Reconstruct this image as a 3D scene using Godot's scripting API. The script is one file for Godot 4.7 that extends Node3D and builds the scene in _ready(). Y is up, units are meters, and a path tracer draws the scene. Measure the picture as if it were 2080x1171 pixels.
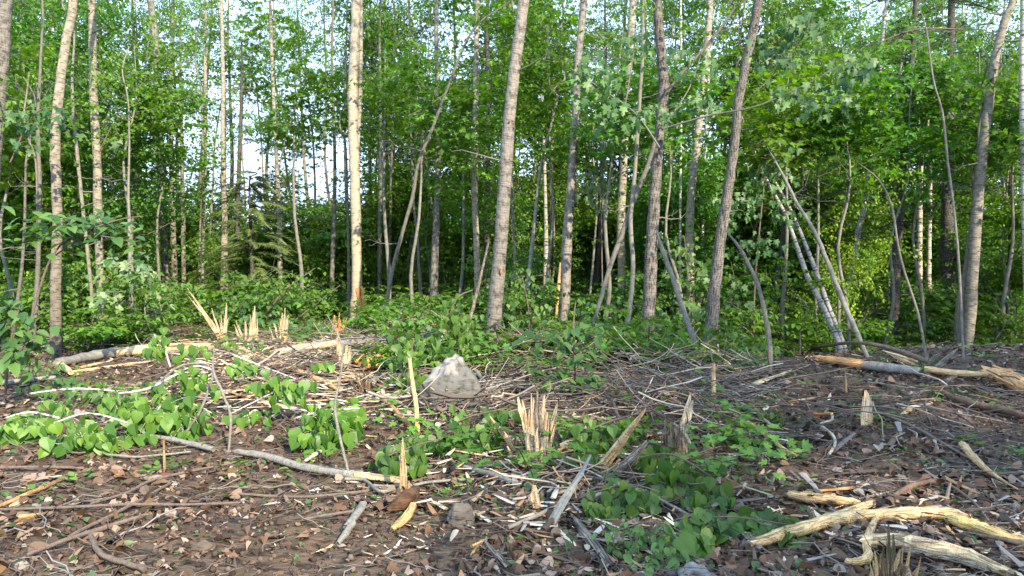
extends Node3D
# A torn-up forest edge: camera, light and air first, then ground, standing trees, thicket, stumps, wood, leafy tops, litter.

const FOCAL := 1379.0        # focal length in photograph pixels (2080 wide)
const EYE := Vector3(0, 1.5, 0)
const PITCH := -0.0185

var rng := RandomNumberGenerator.new()
var low_noise := FastNoiseLite.new()
var mid_noise := FastNoiseLite.new()
var fine_noise := FastNoiseLite.new()
var patch_noise := FastNoiseLite.new()
var mats := {}
var meshes := {}
var names := {}


# ------------------------------------------------------------------ a growing triangle mesh
class Shape:
	var v := PackedVector3Array()
	var n := PackedVector3Array()
	var uv := PackedVector2Array()
	var c := PackedColorArray()
	var ix := PackedInt32Array()

	func vert(p: Vector3, nn: Vector3, t: Vector2, col: Color) -> int:
		v.append(p); n.append(nn); uv.append(t); c.append(col)
		return v.size() - 1

	func tri(a: int, b: int, d: int) -> void:
		ix.append(a); ix.append(b); ix.append(d)

	# one flat-shaded triangle, front side where (c-a)x(b-a) points
	func face(a: Vector3, b: Vector3, d: Vector3, col: Color, ta := Vector2.ZERO, tb := Vector2.ZERO, td := Vector2.ZERO) -> void:
		var nn := (d - a).cross(b - a).normalized()
		tri(vert(a, nn, ta, col), vert(b, nn, tb, col), vert(d, nn, td, col))

	# round stem through points; cols one colour per point; jag roughens both ends; wob makes the section uneven
	func tube(pts: PackedVector3Array, rad: PackedFloat32Array, sides: int, cols: PackedColorArray, r: RandomNumberGenerator, wob := 0.0, jag := 0.0, vlen := 1.0, cap := true) -> void:
		var m := pts.size()
		var t0 := (pts[1] - pts[0]).normalized()
		var e1 := t0.cross(Vector3.UP if absf(t0.y) < 0.9 else Vector3.RIGHT).normalized()
		var length := 0.0
		var first := v.size()
		var turn := r.randf() * TAU
		var lobes := PackedFloat32Array()
		for k in sides:
			lobes.append(1.0 + wob * r.randf_range(-1, 1))
		for i in m:
			var t := (pts[mini(i + 1, m - 1)] - pts[maxi(i - 1, 0)]).normalized()
			e1 = (e1 - t * e1.dot(t)).normalized()
			var e2 := t.cross(e1)
			if i > 0:
				length += pts[i].distance_to(pts[i - 1])
			var uneven := 1.0 + wob * 0.6 * r.randf_range(-1, 1)
			for k in sides + 1:
				var a := turn + TAU * k / sides
				var out := e1 * cos(a) + e2 * sin(a)
				var p := pts[i] + out * rad[i] * uneven * lobes[k % sides]
				if jag > 0.0 and (i == 0 or i == m - 1) and k < sides:
					p += t * (jag * r.randf() * (-1.0 if i == 0 else 1.0))
				if k == sides and jag > 0.0:
					p = v[v.size() - sides]
				vert(p, out, Vector2(float(k) / sides, length / vlen), cols[i])
		for i in m - 1:
			for k in sides:
				var a := first + i * (sides + 1) + k
				var b := a + sides + 1
				tri(a, b, a + 1)
				tri(a + 1, b, b + 1)
		if cap:
			for end in [0, m - 1]:
				var t := (pts[1] - pts[0]).normalized() * -1.0 if end == 0 else (pts[m - 1] - pts[m - 2]).normalized()
				var mid := vert(pts[end] - t * rad[end] * (0.5 if jag > 0.0 else -0.1), t, Vector2(0.5, 0.5), cols[end])
				var ring := first + int(end) * (sides + 1)
				for k in sides:
					var a := vert(v[ring + k], t, Vector2(0.4, 0.1 * k), cols[end])
					var b := vert(v[ring + k + 1], t, Vector2(0.6, 0.1 * k), cols[end])
					if end == 0:
						tri(mid, a, b)
					else:
						tri(mid, b, a)

	# a leaf from its base along dir; side is its right; kind 0 far (2 faces), 1 heart, 2 maple, 3 oval
	func leaf(base: Vector3, dir: Vector3, up: Vector3, size: float, kind: int, col: Color, fold := 0.25, curl := 0.2) -> void:
		dir = dir.normalized()
		var side := dir.cross(up).normalized()
		up = side.cross(dir).normalized()
		if kind == 0:
			var l := base + dir * size * 0.45 - side * size * 0.36 + up * size * fold * 0.3
			var q := base + dir * size * 0.45 + side * size * 0.36 + up * size * fold * 0.3
			var tip := base + dir * size - up * size * curl * 0.6
			face(base, l, tip, col, Vector2(0.5, 0), Vector2(0, 0.5), Vector2(0.5, 1))
			face(base, tip, q, col, Vector2(0.5, 0), Vector2(0.5, 1), Vector2(1, 0.5))
			return
		var outline: Array = OUTLINES[kind]
		for s: float in [-1.0, 1.0]:
			var hub := base + dir * size * 0.24 - up * size * curl * 0.06
			var ring: Array[Vector3] = []
			for o: Vector2 in outline:
				ring.append(base + dir * size * o.x + side * (s * size * o.y) + up * (size * fold * o.y - size * curl * o.x * o.x))
			var nn := (up - side * s * fold * 0.8).normalized()
			var h := vert(hub, nn, Vector2(0.5, 0.24), col)
			var prev := -1
			for i in ring.size():
				var o: Vector2 = outline[i]
				var w := vert(ring[i], (nn + dir * curl * o.x).normalized(), Vector2(0.5 + s * o.y * 0.5, o.x), col)
				if prev >= 0:
					if s > 0:
						tri(h, w, prev)
					else:
						tri(h, prev, w)
				prev = w

	# a split of wood: four-sided, ragged point, from a to b
	func shard(a: Vector3, b: Vector3, w: float, th: float, side: Vector3, col: Color, r: RandomNumberGenerator) -> void:
		var t := (b - a).normalized()
		side = (side - t * side.dot(t)).normalized()
		var up := side.cross(t)
		var rows := 4
		var rings: Array = []
		var long := a.distance_to(b)
		for i in rows:
			var f := float(i) / (rows - 1)
			var k := (1.0 - 0.5 * f * f) * r.randf_range(0.8, 1.2)
			if i == rows - 1:
				k = r.randf_range(0.12, 0.4)
			var p := a.lerp(b, f) + side * w * 0.25 * r.randf_range(-1, 1) * f * (1.0 - f) * 4.0
			rings.append([p - side * w * k * 0.5, p + up * th * k * 0.5, p + side * w * k * 0.5, p - up * th * k * 0.5])
		for i in rows - 1:
			for k in 4:
				var p0: Vector3 = rings[i][k]
				var p1: Vector3 = rings[i][(k + 1) % 4]
				var q0: Vector3 = rings[i + 1][k]
				var q1: Vector3 = rings[i + 1][(k + 1) % 4]
				var va := long * i / 3.0
				var vb := long * (i + 1) / 3.0
				face(p0, p1, q0, col, Vector2(k * 0.25, va), Vector2(k * 0.25 + 0.2, va), Vector2(k * 0.25, vb))
				face(p1, q1, q0, col, Vector2(k * 0.25 + 0.2, va), Vector2(k * 0.25 + 0.2, vb), Vector2(k * 0.25, vb))

	func mesh() -> ArrayMesh:
		var a := []
		a.resize(Mesh.ARRAY_MAX)
		a[Mesh.ARRAY_VERTEX] = v
		a[Mesh.ARRAY_NORMAL] = n
		a[Mesh.ARRAY_TEX_UV] = uv
		a[Mesh.ARRAY_COLOR] = c
		a[Mesh.ARRAY_INDEX] = ix
		var m := ArrayMesh.new()
		m.add_surface_from_arrays(Mesh.PRIMITIVE_TRIANGLES, a)
		return m


const OUTLINES := {
	1: [Vector2(0.0, 0.0), Vector2(-0.07, 0.2), Vector2(0.08, 0.43), Vector2(0.32, 0.48), Vector2(0.6, 0.34), Vector2(0.84, 0.12), Vector2(1.0, 0.0)],
	2: [Vector2(0.0, 0.0), Vector2(-0.06, 0.22), Vector2(0.08, 0.52), Vector2(0.22, 0.3), Vector2(0.46, 0.6), Vector2(0.52, 0.36), Vector2(0.5, 0.17), Vector2(0.76, 0.22), Vector2(1.0, 0.0)],
	3: [Vector2(0.0, 0.0), Vector2(0.08, 0.2), Vector2(0.35, 0.33), Vector2(0.65, 0.26), Vector2(0.88, 0.1), Vector2(1.0, 0.0)],
}


# ------------------------------------------------------------------ naming and nodes
func numbered(called: String) -> String:
	var k: int = names.get(called, 0)
	names[called] = k + 1
	return called if k == 0 else "%s_%03d" % [called, k]


func tag(o: Node, label: String, category := "", group := "", kind := "") -> void:
	if label: o.set_meta("label", label)
	if category: o.set_meta("category", category)
	if group: o.set_meta("group", group)
	if kind: o.set_meta("kind", kind)


func thing(called: String, label: String, category: String, at: Vector3, group := "") -> Node3D:
	var o := Node3D.new()
	o.name = numbered(called)
	o.position = at
	add_child(o)
	tag(o, label, category, group)
	return o


func part(called: String, m: Mesh, material: Material, parent: Node3D) -> MeshInstance3D:
	var o := MeshInstance3D.new()
	if parent == self:
		o.name = numbered(called)
	else:
		var k := 0
		var key := "__" + called
		if parent.has_meta(key):
			k = parent.get_meta(key)
		parent.set_meta(key, k + 1)
		o.name = called if k == 0 else "%s_%03d" % [called, k]
	o.mesh = m
	o.material_override = material
	parent.add_child(o, true)
	return o


func many(called: String, m: Mesh, material: Material, places: Array[Transform3D], tints: PackedColorArray, parent: Node3D) -> MultiMeshInstance3D:
	var mm := MultiMesh.new()
	mm.transform_format = MultiMesh.TRANSFORM_3D
	mm.use_colors = true
	mm.mesh = m
	mm.instance_count = places.size()
	for i in places.size():
		mm.set_instance_transform(i, places[i])
		mm.set_instance_color(i, tints[i])
	var o := MultiMeshInstance3D.new()
	o.name = numbered(called) if parent == self else called
	if parent != self:
		o.set_meta("kind", "stuff")
	o.multimesh = mm
	o.material_override = material
	parent.add_child(o, true)
	return o


# ------------------------------------------------------------------ the lie of the land
func ground(x: float, z: float) -> float:
	var d := -z
	var h := 0.024 * clampf(d - 5.0, 0.0, 30.0)
	var bank := exp(-pow((x - 6.3) / 3.2, 2.0)) if x < 6.3 else 1.0
	h += 0.42 * bank * (exp(-pow((d - 9.2) / 2.0, 2.0)) if d < 9.2 else exp(-pow((d - 9.2) / 1.3, 2.0)))
	h -= 0.46 * bank * smoothstep(9.8, 12.5, d) * (1.0 - smoothstep(20.0, 30.0, d))
	h += 0.09 * exp(-pow((x + 3.0) / 2.4, 2.0) - pow((d - 6.2) / 0.6, 2.0))
	h += 0.24 * exp(-pow((x + 2.6) / 3.0, 2.0) - pow((d - 11.0) / 2.4, 2.0))
	h += 0.07 * low_noise.get_noise_2d(x, z)
	if d > -2.0 and d < 40.0:
		h += 0.03 * mid_noise.get_noise_2d(x, z)
	return h


func sight(px: float, py: float) -> Vector3:
	var v := Vector3((px - 1040.0) / FOCAL, -(py - 585.5) / FOCAL, -1.0).rotated(Vector3.RIGHT, PITCH)
	return v / -v.z


func place(px: float, py: float, d: float) -> Vector3:
	return EYE + sight(px, py) * d


func on_ground(px: float, py: float) -> Vector3:
	var s := sight(px, py)
	var d := 2.0
	while d < 45.0:
		var p := EYE + s * d
		if p.y <= ground(p.x, p.z):
			return Vector3(p.x, ground(p.x, p.z), p.z)
		d += 0.03
	var q := EYE + s * 45.0
	return Vector3(q.x, ground(q.x, q.z), q.z)


func smooth(pts: Array, steps: int) -> Array:
	# Catmull-Rom through Vector4 (point and radius)
	var out := []
	for i in pts.size() - 1:
		var a: Vector4 = pts[maxi(i - 1, 0)]
		var b: Vector4 = pts[i]
		var c: Vector4 = pts[i + 1]
		var d: Vector4 = pts[mini(i + 2, pts.size() - 1)]
		for k in steps:
			var t := float(k) / steps
			out.append(0.5 * (2.0 * b + (c - a) * t + (2.0 * a - 5.0 * b + 4.0 * c - d) * t * t + (3.0 * b - a - 3.0 * c + d) * t * t * t))
	out.append(pts[-1])
	return out


func one(col: Color, k: int) -> PackedColorArray:
	var a := PackedColorArray()
	for i in k:
		a.append(col)
	return a


# ------------------------------------------------------------------ materials
func noise_bytes(sd: int, freq: float, w: int, h: int, sx: int, sy: int, octaves := 3) -> PackedByteArray:
	var f := FastNoiseLite.new()
	f.seed = sd
	f.frequency = freq
	f.noise_type = FastNoiseLite.TYPE_SIMPLEX_SMOOTH
	f.fractal_octaves = octaves
	var im := f.get_seamless_image(w / sx, h / sy)
	if sx > 1 or sy > 1:
		im.resize(w, h, Image.INTERPOLATE_CUBIC)
	return im.get_data()


func picture(w: int, h: int, data: PackedByteArray) -> ImageTexture:
	return ImageTexture.create_from_image(Image.create_from_data(w, h, false, Image.FORMAT_RGB8, data))


# bark from layered noise: dashes across (lenticels), fissures along, pale and dark blotches. Colours are linear.
func bark(called: String, pale: Color, dark: Color, dashes: float, fissures: float, blotch: float, lichen: float, sd: int, relief: float) -> void:
	var w := 256
	var h := 512
	var grain := noise_bytes(sd, 0.05, w, h, 2, 1)
	var dash := noise_bytes(sd + 1, 0.09, w, h, 8, 1, 2)
	var ring := noise_bytes(sd + 5, 0.02, w, h, 16, 1, 2)
	var fis := noise_bytes(sd + 2, 0.07, w, h, 1, 8, 2)
	var blo := noise_bytes(sd + 3, 0.012, w, h, 1, 1, 4)
	var lic := noise_bytes(sd + 4, 0.03, w, h, 1, 1, 4)
	var out := PackedByteArray()
	var hi := PackedByteArray()
	out.resize(w * h * 3)
	hi.resize(w * h)
	for i in w * h:
		var g := grain[i] / 255.0
		var k := 0.25 * g
		var ds := clampf((dash[i] / 255.0 - 0.62) * 7.0, 0.0, 1.0)
		var rg := clampf((ring[i] / 255.0 - 0.72) * 8.0, 0.0, 1.0)
		var fs := clampf((fis[i] / 255.0 - 0.56) * 5.0, 0.0, 1.0)
		k += dashes * maxf(ds, rg) * (0.5 + g) + fissures * fs
		k += blotch * clampf((blo[i] / 255.0 - 0.5) * 3.0, -0.3, 1.0)
		k = clampf(k, 0.0, 1.0)
		var col := pale.lerp(dark, k)
		var li := lichen * clampf((lic[i] / 255.0 - 0.6) * 6.0, 0.0, 1.0)
		col = col.lerp(Color(0.30, 0.32, 0.24), li)
		col = col.linear_to_srgb()
		out[i * 3] = int(clampf(col.r, 0, 1) * 255.0)
		out[i * 3 + 1] = int(clampf(col.g, 0, 1) * 255.0)
		out[i * 3 + 2] = int(clampf(col.b, 0, 1) * 255.0)
		hi[i] = int(clampf(0.6 + 0.25 * g - 0.5 * fs * minf(1.0, fissures * 1.6) + 0.2 * ds - 0.1 * rg, 0, 1) * 255.0)
	var m := StandardMaterial3D.new()
	m.resource_name = called
	m.albedo_texture = picture(w, h, out)
	m.vertex_color_use_as_albedo = true
	m.roughness = 0.85
	m.metallic_specular = 0.35
	m.heightmap_enabled = true
	m.heightmap_scale = relief
	m.heightmap_texture = ImageTexture.create_from_image(Image.create_from_data(w, h, false, Image.FORMAT_L8, hi))
	mats[called] = m


func leaf_material(called: String, rough: float, glow: float) -> void:
	var m := StandardMaterial3D.new()
	m.resource_name = called
	m.vertex_color_use_as_albedo = true
	m.roughness = rough
	m.metallic_specular = 0.45
	m.backlight_enabled = true
	m.backlight = Color(0.95 * glow, glow, 0.45 * glow)
	mats[called] = m


func plain(called: String, rough: float) -> void:
	var m := StandardMaterial3D.new()
	m.resource_name = called
	m.vertex_color_use_as_albedo = true
	m.roughness = rough
	m.metallic_specular = 0.3
	mats[called] = m


func make_materials() -> void:
	bark("aspen_bark", Color(0.38, 0.335, 0.26), Color(0.06, 0.048, 0.037), 0.5, 0.1, 0.3, 0.15, 11, 1.2)
	bark("tan_bark", Color(0.46, 0.385, 0.28), Color(0.12, 0.085, 0.055), 0.38, 0.08, 0.12, 0.0, 231, 1.0)
	bark("old_bark", Color(0.30, 0.27, 0.235), Color(0.05, 0.043, 0.037), 0.30, 0.28, 0.45, 0.4, 31, 1.8)
	bark("furrowed_bark", Color(0.20, 0.178, 0.158), Color(0.035, 0.03, 0.026), 0.2, 0.6, 0.35, 0.3, 51, 2.6)
	bark("spruce_bark", Color(0.10, 0.085, 0.075), Color(0.03, 0.025, 0.022), 0.35, 0.4, 0.3, 0.3, 71, 2.4)
	bark("birch_bark", Color(0.66, 0.62, 0.56), Color(0.09, 0.07, 0.06), 0.75, 0.0, 0.05, 0.0, 91, 0.5)
	bark("young_bark", Color(0.25, 0.23, 0.19), Color(0.08, 0.07, 0.055), 0.3, 0.1, 0.3, 0.35, 111, 0.7)
	bark("twig_bark", Color(0.17, 0.125, 0.095), Color(0.06, 0.045, 0.035), 0.25, 0.1, 0.3, 0.0, 131, 0.5)
	bark("wood", Color(0.76, 0.585, 0.37), Color(0.38, 0.23, 0.11), 0.0, 0.48, 0.14, 0.0, 151, 1.5)
	bark("grey_wood", Color(0.30, 0.25, 0.19), Color(0.07, 0.055, 0.042), 0.0, 0.75, 0.3, 0.0, 171, 2.0)
	for k in ["wood", "grey_wood"]:
		mats[k].roughness = 0.75
	bark("stone", Color(0.27, 0.25, 0.22), Color(0.06, 0.055, 0.045), 0.0, 0.0, 1.1, 0.35, 191, 1.2)
	var rock: StandardMaterial3D = mats["stone"]
	rock.uv1_triplanar = true
	rock.uv1_scale = Vector3(2.2, 2.2, 2.2)
	bark("soil", Color(0.12, 0.082, 0.053), Color(0.024, 0.017, 0.012), 0.0, 0.0, 1.0, 0.0, 211, 3.0)
	var soil: StandardMaterial3D = mats["soil"]
	soil.uv1_triplanar = true
	soil.uv1_world_triplanar = true
	soil.uv1_scale = Vector3(1.7, 1.7, 1.7)
	soil.roughness = 0.95
	leaf_material("leaf", 0.5, 1.0)
	leaf_material("fresh_leaf", 0.45, 0.9)
	leaf_material("needle", 0.6, 0.4)
	plain("dead_leaf", 0.8)
	plain("chip", 0.75)
	plain("clod", 0.95)


# ------------------------------------------------------------------ leafy sprays shared by the crowns
func any_dir() -> Vector3:
	return Vector3(rng.randf_range(-1, 1), rng.randf_range(-1, 1), rng.randf_range(-1, 1)).normalized()


func vary(c: Color, amount: float) -> Color:
	var k := 1.0 + rng.randf_range(-amount, amount)
	var warm := rng.randf_range(-amount, amount) * 0.35
	return Color(c.r * k * (1.0 + warm), c.g * k, c.b * k * (1.0 - warm))


const GREEN := Color(0.135, 0.26, 0.034)
const MAPLE := Color(0.115, 0.245, 0.032)
const TWIG := Color(0.12, 0.095, 0.07)


func spray(kind: String) -> ArrayMesh:
	var s := Shape.new()
	if kind == "aspen":          # round leaves on a drooping twig
		for t in 3:
			var dir := Vector3(rng.randf_range(-1, 1), rng.randf_range(-0.5, 0.3), rng.randf_range(-1, 1)).normalized()
			var tip := dir * rng.randf_range(0.3, 0.5)
			s.face(Vector3.ZERO, tip, Vector3(0, 0.006, 0), TWIG)
			for i in 9:
				var p := tip * (0.15 + 0.85 * i / 8.0) + any_dir() * 0.06
				var d := (any_dir() + Vector3(0, -0.9, 0) + dir * 0.4).normalized()
				s.leaf(p, d, any_dir(), rng.randf_range(0.055, 0.085), 0, vary(GREEN, 0.3))
	elif kind == "maple":        # flat layers of lobed leaves
		for t in 4:
			var a := TAU * t / 4.0 + rng.randf_range(-0.5, 0.5)
			var dir := Vector3(cos(a), rng.randf_range(-0.15, 0.2), sin(a))
			var tip := dir * rng.randf_range(0.3, 0.55)
			s.face(Vector3.ZERO, tip, Vector3(0, 0.008, 0), TWIG)
			for i in 4:
				var p := tip * (0.25 + 0.25 * i) + any_dir() * 0.05
				var d := (dir * 0.6 + Vector3(rng.randf_range(-1, 1), -0.35, rng.randf_range(-1, 1))).normalized()
				s.leaf(p, d, Vector3(rng.randf_range(-0.4, 0.4), 1, rng.randf_range(-0.4, 0.4)), rng.randf_range(0.085, 0.13), 2, vary(MAPLE, 0.28))
	elif kind == "thicket":      # mixed small leaves for the depth of the wood
		for i in 34:
			var p := Vector3(rng.randfn(0, 0.24), rng.randfn(0, 0.14), rng.randfn(0, 0.24))
			var d := Vector3(rng.randf_range(-1, 1), rng.randf_range(-0.9, 0.3), rng.randf_range(-1, 1)).normalized()
			s.leaf(p, d, Vector3(rng.randf_range(-0.7, 0.7), 1, rng.randf_range(-0.7, 0.7)), rng.randf_range(0.08, 0.13), 0, vary(MAPLE, 0.3))
	elif kind == "oval":
		for t in 3:
			var a := TAU * t / 3.0 + rng.randf_range(-0.5, 0.5)
			var dir := Vector3(cos(a), rng.randf_range(-0.2, 0.3), sin(a))
			var tip := dir * rng.randf_range(0.25, 0.45)
			s.face(Vector3.ZERO, tip, Vector3(0, 0.007, 0), TWIG)
			for i in 6:
				var p := tip * (0.2 + 0.16 * i)
				var d := (dir * 0.5 + Vector3(rng.randf_range(-1, 1), -0.3, rng.randf_range(-1, 1))).normalized()
				s.leaf(p, d, Vector3(rng.randf_range(-0.5, 0.5), 1, rng.randf_range(-0.5, 0.5)), rng.randf_range(0.07, 0.12), 3, vary(GREEN, 0.25))
	elif kind == "spruce":       # a drooping bough of needle shoots
		for i in 30:
			var f := i / 29.0
			var p := Vector3(f * 0.9, -0.28 * f * f, 0)
			for sd: float in [-1.0, 1.0]:
				var d := Vector3(0.5, rng.randf_range(-0.7, 0.1), sd * rng.randf_range(0.5, 1.0)).normalized()
				var l := rng.randf_range(0.1, 0.24) * (1.1 - f * 0.6)
				var w := Vector3(0, 0, 0.012)
				var col := vary(Color(0.065, 0.105, 0.04), 0.3)
				s.face(p - w, p + d * l, p + w, col)
				s.face(p - Vector3(0, 0.012, 0), p + d * l, p + Vector3(0, 0.012, 0), col)
	elif kind == "fern":         # low ground greenery
		for i in 10:
			var a := rng.randf() * TAU
			var d := Vector3(cos(a), rng.randf_range(0.1, 0.9), sin(a)).normalized()
			var p := d * rng.randf_range(0.02, 0.16)
			s.leaf(p, d, Vector3(0, 1, 0.2), rng.randf_range(0.05, 0.11), 3, vary(GREEN, 0.3))
	return s.mesh()


func litter(kind: String) -> ArrayMesh:
	var s := Shape.new()
	var w := Color(1, 1, 1)
	if kind == "dead_leaf":
		s.leaf(Vector3(-0.5, 0, 0), Vector3(1, 0.1, 0), Vector3.UP, 1.0, 3, w, 0.5, 0.25)
	elif kind == "dead_maple":
		s.leaf(Vector3(-0.5, 0.05, 0), Vector3(1, 0.2, 0), Vector3.UP, 1.0, 2, w, -0.5, 0.4)
	elif kind == "dead_curl":
		s.leaf(Vector3(-0.5, 0, 0), Vector3(1, 0.25, 0), Vector3.UP, 1.0, 1, w, 0.9, 0.5)
	elif kind == "chip":
		s.shard(Vector3(-0.5, 0, 0), Vector3(0.5, 0.05, 0), 0.22, 0.07, Vector3(0, 0, 1), w, rng)
	elif kind == "twig":
		var pts := PackedVector3Array()
		var rad := PackedFloat32Array()
		for i in 7:
			pts.append(Vector3(-0.5 + i / 6.0, 0.03 * rng.randf_range(-1, 1), 0.05 * rng.randf_range(-1, 1)))
			rad.append(0.011 - 0.0011 * i)
		s.tube(pts, rad, 4, one(w, 7), rng, 0.1)
	elif kind == "clod":
		var sp := SphereMesh.new()
		sp.radial_segments = 7
		sp.rings = 4
		var a := sp.get_mesh_arrays()
		for p in a[Mesh.ARRAY_VERTEX]:
			var q: Vector3 = p * (0.75 + 0.5 * fine_noise.get_noise_3dv(p * 60.0))
			s.vert(q, (p as Vector3).normalized(), Vector2.ZERO, w)
		s.ix = a[Mesh.ARRAY_INDEX]
	return s.mesh()


# ------------------------------------------------------------------ trees
var kept_clear := []

# trees of the thicket keep behind the trunks that stand before them
func behind(px: float, d: float, wide: float) -> float:
	if rng.randf() < 0.05 and absf(px - 722.0) > 120.0: return d
	for k in 2:
		for c in kept_clear:
			if absf(px - c[0]) < wide * FOCAL / d * 1.05 + c[2] * 0.5 and d < c[1] + wide * 0.9 + 0.3:
				d = c[1] + wide * 0.9 + rng.randf_range(0.3, 2.0)
	return d


# A standing stem traced by where it stands: path entries are x, y, width of the photograph at distance d.
func stem_points(path: Array, d: float, extra: float, root: bool) -> Array:
	var pts := []
	for p in path:
		var q := place(p[0], p[1], d)
		pts.append(Vector4(q.x, q.y, q.z, 0.5 * p[2] * d / FOCAL))
	var b: Vector4 = pts[0]
	if root:
		var g := ground(b.x, b.z)
		if b.y > g - 0.12:
			pts.push_front(Vector4(b.x, g - 0.15, b.z, b.w * 2.0))
			if b.y - g > 0.5:
				pts[1].w = b.w
				pts.insert(1, Vector4(b.x, g + 0.14, b.z, b.w * 1.22))
	if extra > 0.0:
		var e: Vector4 = pts[-1]
		var t := Vector3(e.x - pts[-2].x, e.y - pts[-2].y, e.z - pts[-2].z).normalized()
		t = (t + Vector3(0, 0.5, 0)).normalized()
		var k := 4
		for i in range(1, k + 1):
			var f := float(i) / k
			pts.append(Vector4(e.x + t.x * extra * f + rng.randfn(0, 0.08), e.y + t.y * extra * f, e.z + t.z * extra * f + rng.randfn(0, 0.1), lerpf(e.w, 0.012, f)))
	return pts


func stem_mesh(pts: Array, at: Vector3, sides: int, foot: Color, head: Color, wob := 0.06, steps := 4, jag := 0.0) -> ArrayMesh:
	var s := Shape.new()
	add_stem(s, pts, at, sides, foot, head, wob, steps, jag)
	return s.mesh()


func add_stem(s: Shape, pts: Array, at: Vector3, sides: int, foot: Color, head: Color, wob := 0.06, steps := 4, jag := 0.0) -> void:
	var sm := smooth(pts, steps)
	var v := PackedVector3Array()
	var r := PackedFloat32Array()
	var c := PackedColorArray()
	for i in sm.size():
		var q: Vector4 = sm[i]
		var a := maxf(q.w, 0.002)
		v.append(Vector3(q.x, q.y, q.z) - at + Vector3(rng.randfn(0, 0.05), 0, rng.randfn(0, 0.05)) * a)
		r.append(a)
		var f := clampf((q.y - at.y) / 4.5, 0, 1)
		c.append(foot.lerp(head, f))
	s.tube(v, r, sides, c, rng, wob, jag)


func crown_places(centre: Vector3, size: Vector3, count: int, at: Vector3, flat: float, scale := 1.0, clumps := 7) -> Array[Transform3D]:
	# sprays gathered in clumps, so that gaps stay between them
	var hubs: Array[Vector3] = []
	for i in clumps:
		var h := any_dir() * rng.randf_range(0.35, 0.95)
		hubs.append(centre + h * size)
	var out: Array[Transform3D] = []
	for i in count:
		var h := hubs[rng.randi() % clumps]
		var p := h + Vector3(rng.randfn(0, 0.21) * size.x, rng.randfn(0, 0.13) * minf(size.y, 2.0), rng.randfn(0, 0.21) * size.z)
		if p.y < ground(p.x, p.z) + 0.15:
			p.y = ground(p.x, p.z) + rng.randf_range(0.15, 0.8)
		var b := Basis(Vector3.UP, rng.randf() * TAU) * Basis(Vector3.RIGHT, rng.randfn(0, flat))
		out.append(Transform3D(b.scaled(Vector3.ONE * scale * rng.randf_range(0.75, 1.25)), p - at))
	return out


func tints(k: int, base: Color, spread: float) -> PackedColorArray:
	var out := PackedColorArray()
	for i in k:
		out.append(vary(base, spread))
	return out


# bare side branches, joined to the stem
func side_branches(s: Shape, pts: Array, at: Vector3, count: int, lo: float, hi: float, reach: float, col: Color, droop := -0.1) -> void:
	var sm := smooth(pts, 3)
	for i in count:
		var q: Vector4 = sm[int(rng.randf_range(lo, hi) * (sm.size() - 1))]
		var a := rng.randf() * TAU
		var dir := Vector3(cos(a), rng.randf_range(droop - 0.2, droop + 0.5), sin(a)).normalized()
		var l := reach * rng.randf_range(0.3, 1.0)
		var p := Vector3(q.x, q.y, q.z) - at
		var v := PackedVector3Array()
		var r := PackedFloat32Array()
		for k in 5:
			v.append(p + dir * l * k / 4.0 + Vector3(0, 0.10 * l * pow(k / 4.0, 2), 0) + any_dir() * 0.03 * k * l)
			r.append(maxf(0.0035, minf(q.w * 0.35, 0.018) * (1.0 - k / 4.6)))
		s.tube(v, r, 4, one(col, 5), rng, 0.05, 0.0, 1.0, false)
		for j in 2:
			var f := rng.randf_range(0.3, 0.8)
			var w0 := v[0].lerp(v[4], f)
			var d2 := (dir + any_dir() * 0.8).normalized()
			s.tube(PackedVector3Array([w0, w0 + d2 * l * 0.2, w0 + d2 * l * 0.35 + Vector3(0, 0.04, 0)]), PackedFloat32Array([0.005, 0.0035, 0.0025]), 3, one(col, 3), rng, 0.0, 0.0, 1.0, false)


# label, category, bark, distance, path, height above the frame, crown sprays, foot tint, head tint, dead side branches
func traced_tree(called: String, label: String, kind: String, d: float, path: Array, extra: float, leaves: int, foot: Color, head: Color, twigs := 4, group := "") -> Node3D:
	var pts := stem_points(path, d, extra, true)
	var b: Vector4 = pts[0]
	var at := Vector3(b.x, ground(b.x, b.z), b.z)
	var o := thing(called, label, "tree" if path[0][2] > 8.5 else "sapling", at, group)
	var thick: bool = path[0][2] > 15
	if path[0][2] >= 9 and not group: kept_clear.append([path[path.size() / 2][0], d, path[0][2]])
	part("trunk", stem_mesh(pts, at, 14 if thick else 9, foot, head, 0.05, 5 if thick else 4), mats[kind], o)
	if twigs > 0:
		var s := Shape.new()
		side_branches(s, pts, at, twigs, 0.25, 0.9, 1.1, Color(0.8, 0.8, 0.8))
		tag(part("dead_branches", s.mesh(), mats["young_bark"], o), "", "", "", "stuff")
	if leaves > 0:
		var e: Vector4 = pts[-1]
		var c := Vector3(e.x, e.y - extra * 0.22, e.z)
		var pl := crown_places(c, Vector3(1.7, maxf(extra * 0.26, 1.0), 1.7), int(leaves * 0.6), at, 0.5, 1.1, 9)
		many("crown", meshes["aspen_%d" % (rng.randi() % 2)], mats["leaf"], pl, tints(pl.size(), Color(1, 1, 1), 0.2), o)
		var s2 := Shape.new()
		side_branches(s2, pts, at, 7, 0.72, 0.96, 1.7, Color(0.8, 0.8, 0.8), 0.4)
		tag(part("limbs", s2.mesh(), mats["young_bark"], o), "", "", "", "stuff")
	return o


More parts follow.
